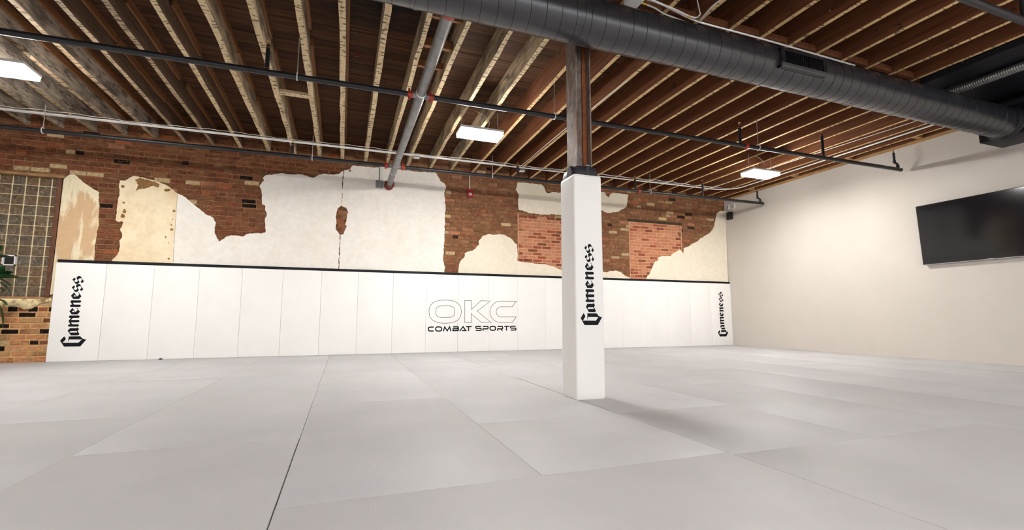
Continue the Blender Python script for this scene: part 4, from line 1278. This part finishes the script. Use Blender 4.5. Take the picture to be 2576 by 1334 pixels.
def leaf(base, tip, wd, droop, parent):
    base = Vector(base); tip = Vector(tip)
    d = tip - base; side = d.cross(Vector((0, .3, 1))).normalized()
    up = side.cross(d.normalized()).normalized()
    prof = [0.02, .7, 1.25, 1.5, 1.4, 1.05, .6, .02]
    vs = []; fs = []
    n_ = len(prof)
    for i, pr in enumerate(prof):
        t_ = i / (n_ - 1)
        c = base + d * t_ + up * (droop * math.sin(math.pi * t_))
        vs += [c - side * wd * pr + up * wd * pr * .25, c, c + side * wd * pr + up * wd * pr * .25]
    for i in range(n_ - 1):
        fs += [(i * 3, i * 3 + 1, i * 3 + 4, i * 3 + 3), (i * 3 + 1, i * 3 + 2, i * 3 + 5, i * 3 + 4)]
    o = len(vs)
    vs2 = [v - up * .003 for v in vs]
    fs2 = [tuple(reversed([q + o for q in f])) for f in fs]
    MB().add(vs + vs2, fs + fs2).build('leaf', 'leaf', parent, True)
def pp(x, y, Yv=-.4):
    p = atY(x, y, Yv); return (p.x, p.y, p.z)
stems = []
for tip in (pp(-12, 700, -.42), pp(-20, 640, -.38), pp(-14, 752, -.4), pp(-30, 590, -.42)):
    b = Vector((-13.95 + random.uniform(-.05, .05), -.45 + random.uniform(-.04, .04), .33))
    t2 = Vector(tip)
    mid = b.lerp(t2, .55) + Vector((-.06, 0, .05))
    MB().tube(smoothpts([b, mid, t2]), .008, 6).build('stem', 'stem', pot, True)
    stems.append(t2)
for (bx, by), (tx, ty), wd, dy in (((-12, 700), (66, 703), .052, -.40), ((-12, 700), (34, 684), .045, -.45), ((-12, 700), (28, 722), .048, -.38), ((-12, 702), (48, 696), .04, -.47), ((-20, 650), (36, 648), .030, -.40), ((-20, 640), (6, 618), .04, -.42),
                                   ((-12, 705), (30, 742), .034, -.42), ((-14, 752), (18, 770), .040, -.40), ((-14, 752), (14, 764), .03, -.46), ((-30, 590), (-2, 610), .05, -.42), ((-14, 752), (8, 830), .05, -.44), ((-20, 700), (12, 668), .05, -.50), ((-20, 720), (10, 735), .05, -.35)):
    leaf(pp(bx, by, dy), pp(tx, ty, dy - .04), wd, .02, pot)
b = atZ(403, 905, 0)
t = empty('rubber_stop', (b.x, -.02, 0), 'small black rubber stop on the mat against the wall pads', 'stop')
MB().cyl((b.x, -.022, .0005), (b.x, -.022, .012), .030, 14, r1=.024).build('base', 'black_plastic', t, True)
MB().cyl((b.x, -.022, .012), (b.x, -.022, .022), .016, 12, r1=.010).build('knob', 'black_plastic', t, True)

# ================================================================== little fittings on the joists
for (px, py), lab in (((2090, 27), 'small metal hook with a dangling wire on a joist, above the duct grille'), ((2418, 133), 'small metal hook on the joist beside the black trunk duct')):
    p = atZ(px, py, H + .09)
    t = empty('wire_hook', (p.x, p.y, p.z - .05), lab, 'hook', 'hooks on the joists')
    MB().tube([(p.x + .012 * math.cos(a), p.y, p.z + .012 * math.sin(a)) for a in [2 * math.pi * i / 12 for i in range(11)]], .003, 6).build('eye', 'steel_rod', t, True)
    MB().cyl((p.x, p.y, p.z - .012), (p.x + .002, p.y, p.z - .12), .0018, 6).build('wire', 'steel_rod', t)
p = atZ(903, 40, DECK - .002); q = atZ(891, 130, H + .02)
q = Vector((p.x, p.y + .25, H + .04))
t = empty('hanging_tag', (q.x, q.y, q.z - .06), 'small red tag dangling on a dark cord between the old joists', 'tag')
MB().tube([(p.x, p.y, DECK), (p.x, p.y + .12, H + .20), (q.x, q.y, q.z)], .003, 6).build('cord', 'black_plastic', t)
MB().box(q.x - .016, q.x + .016, q.y - .004, q.y + .004, q.z - .075, q.z, b=.002).build('tag_plate', 'rust_red', t)
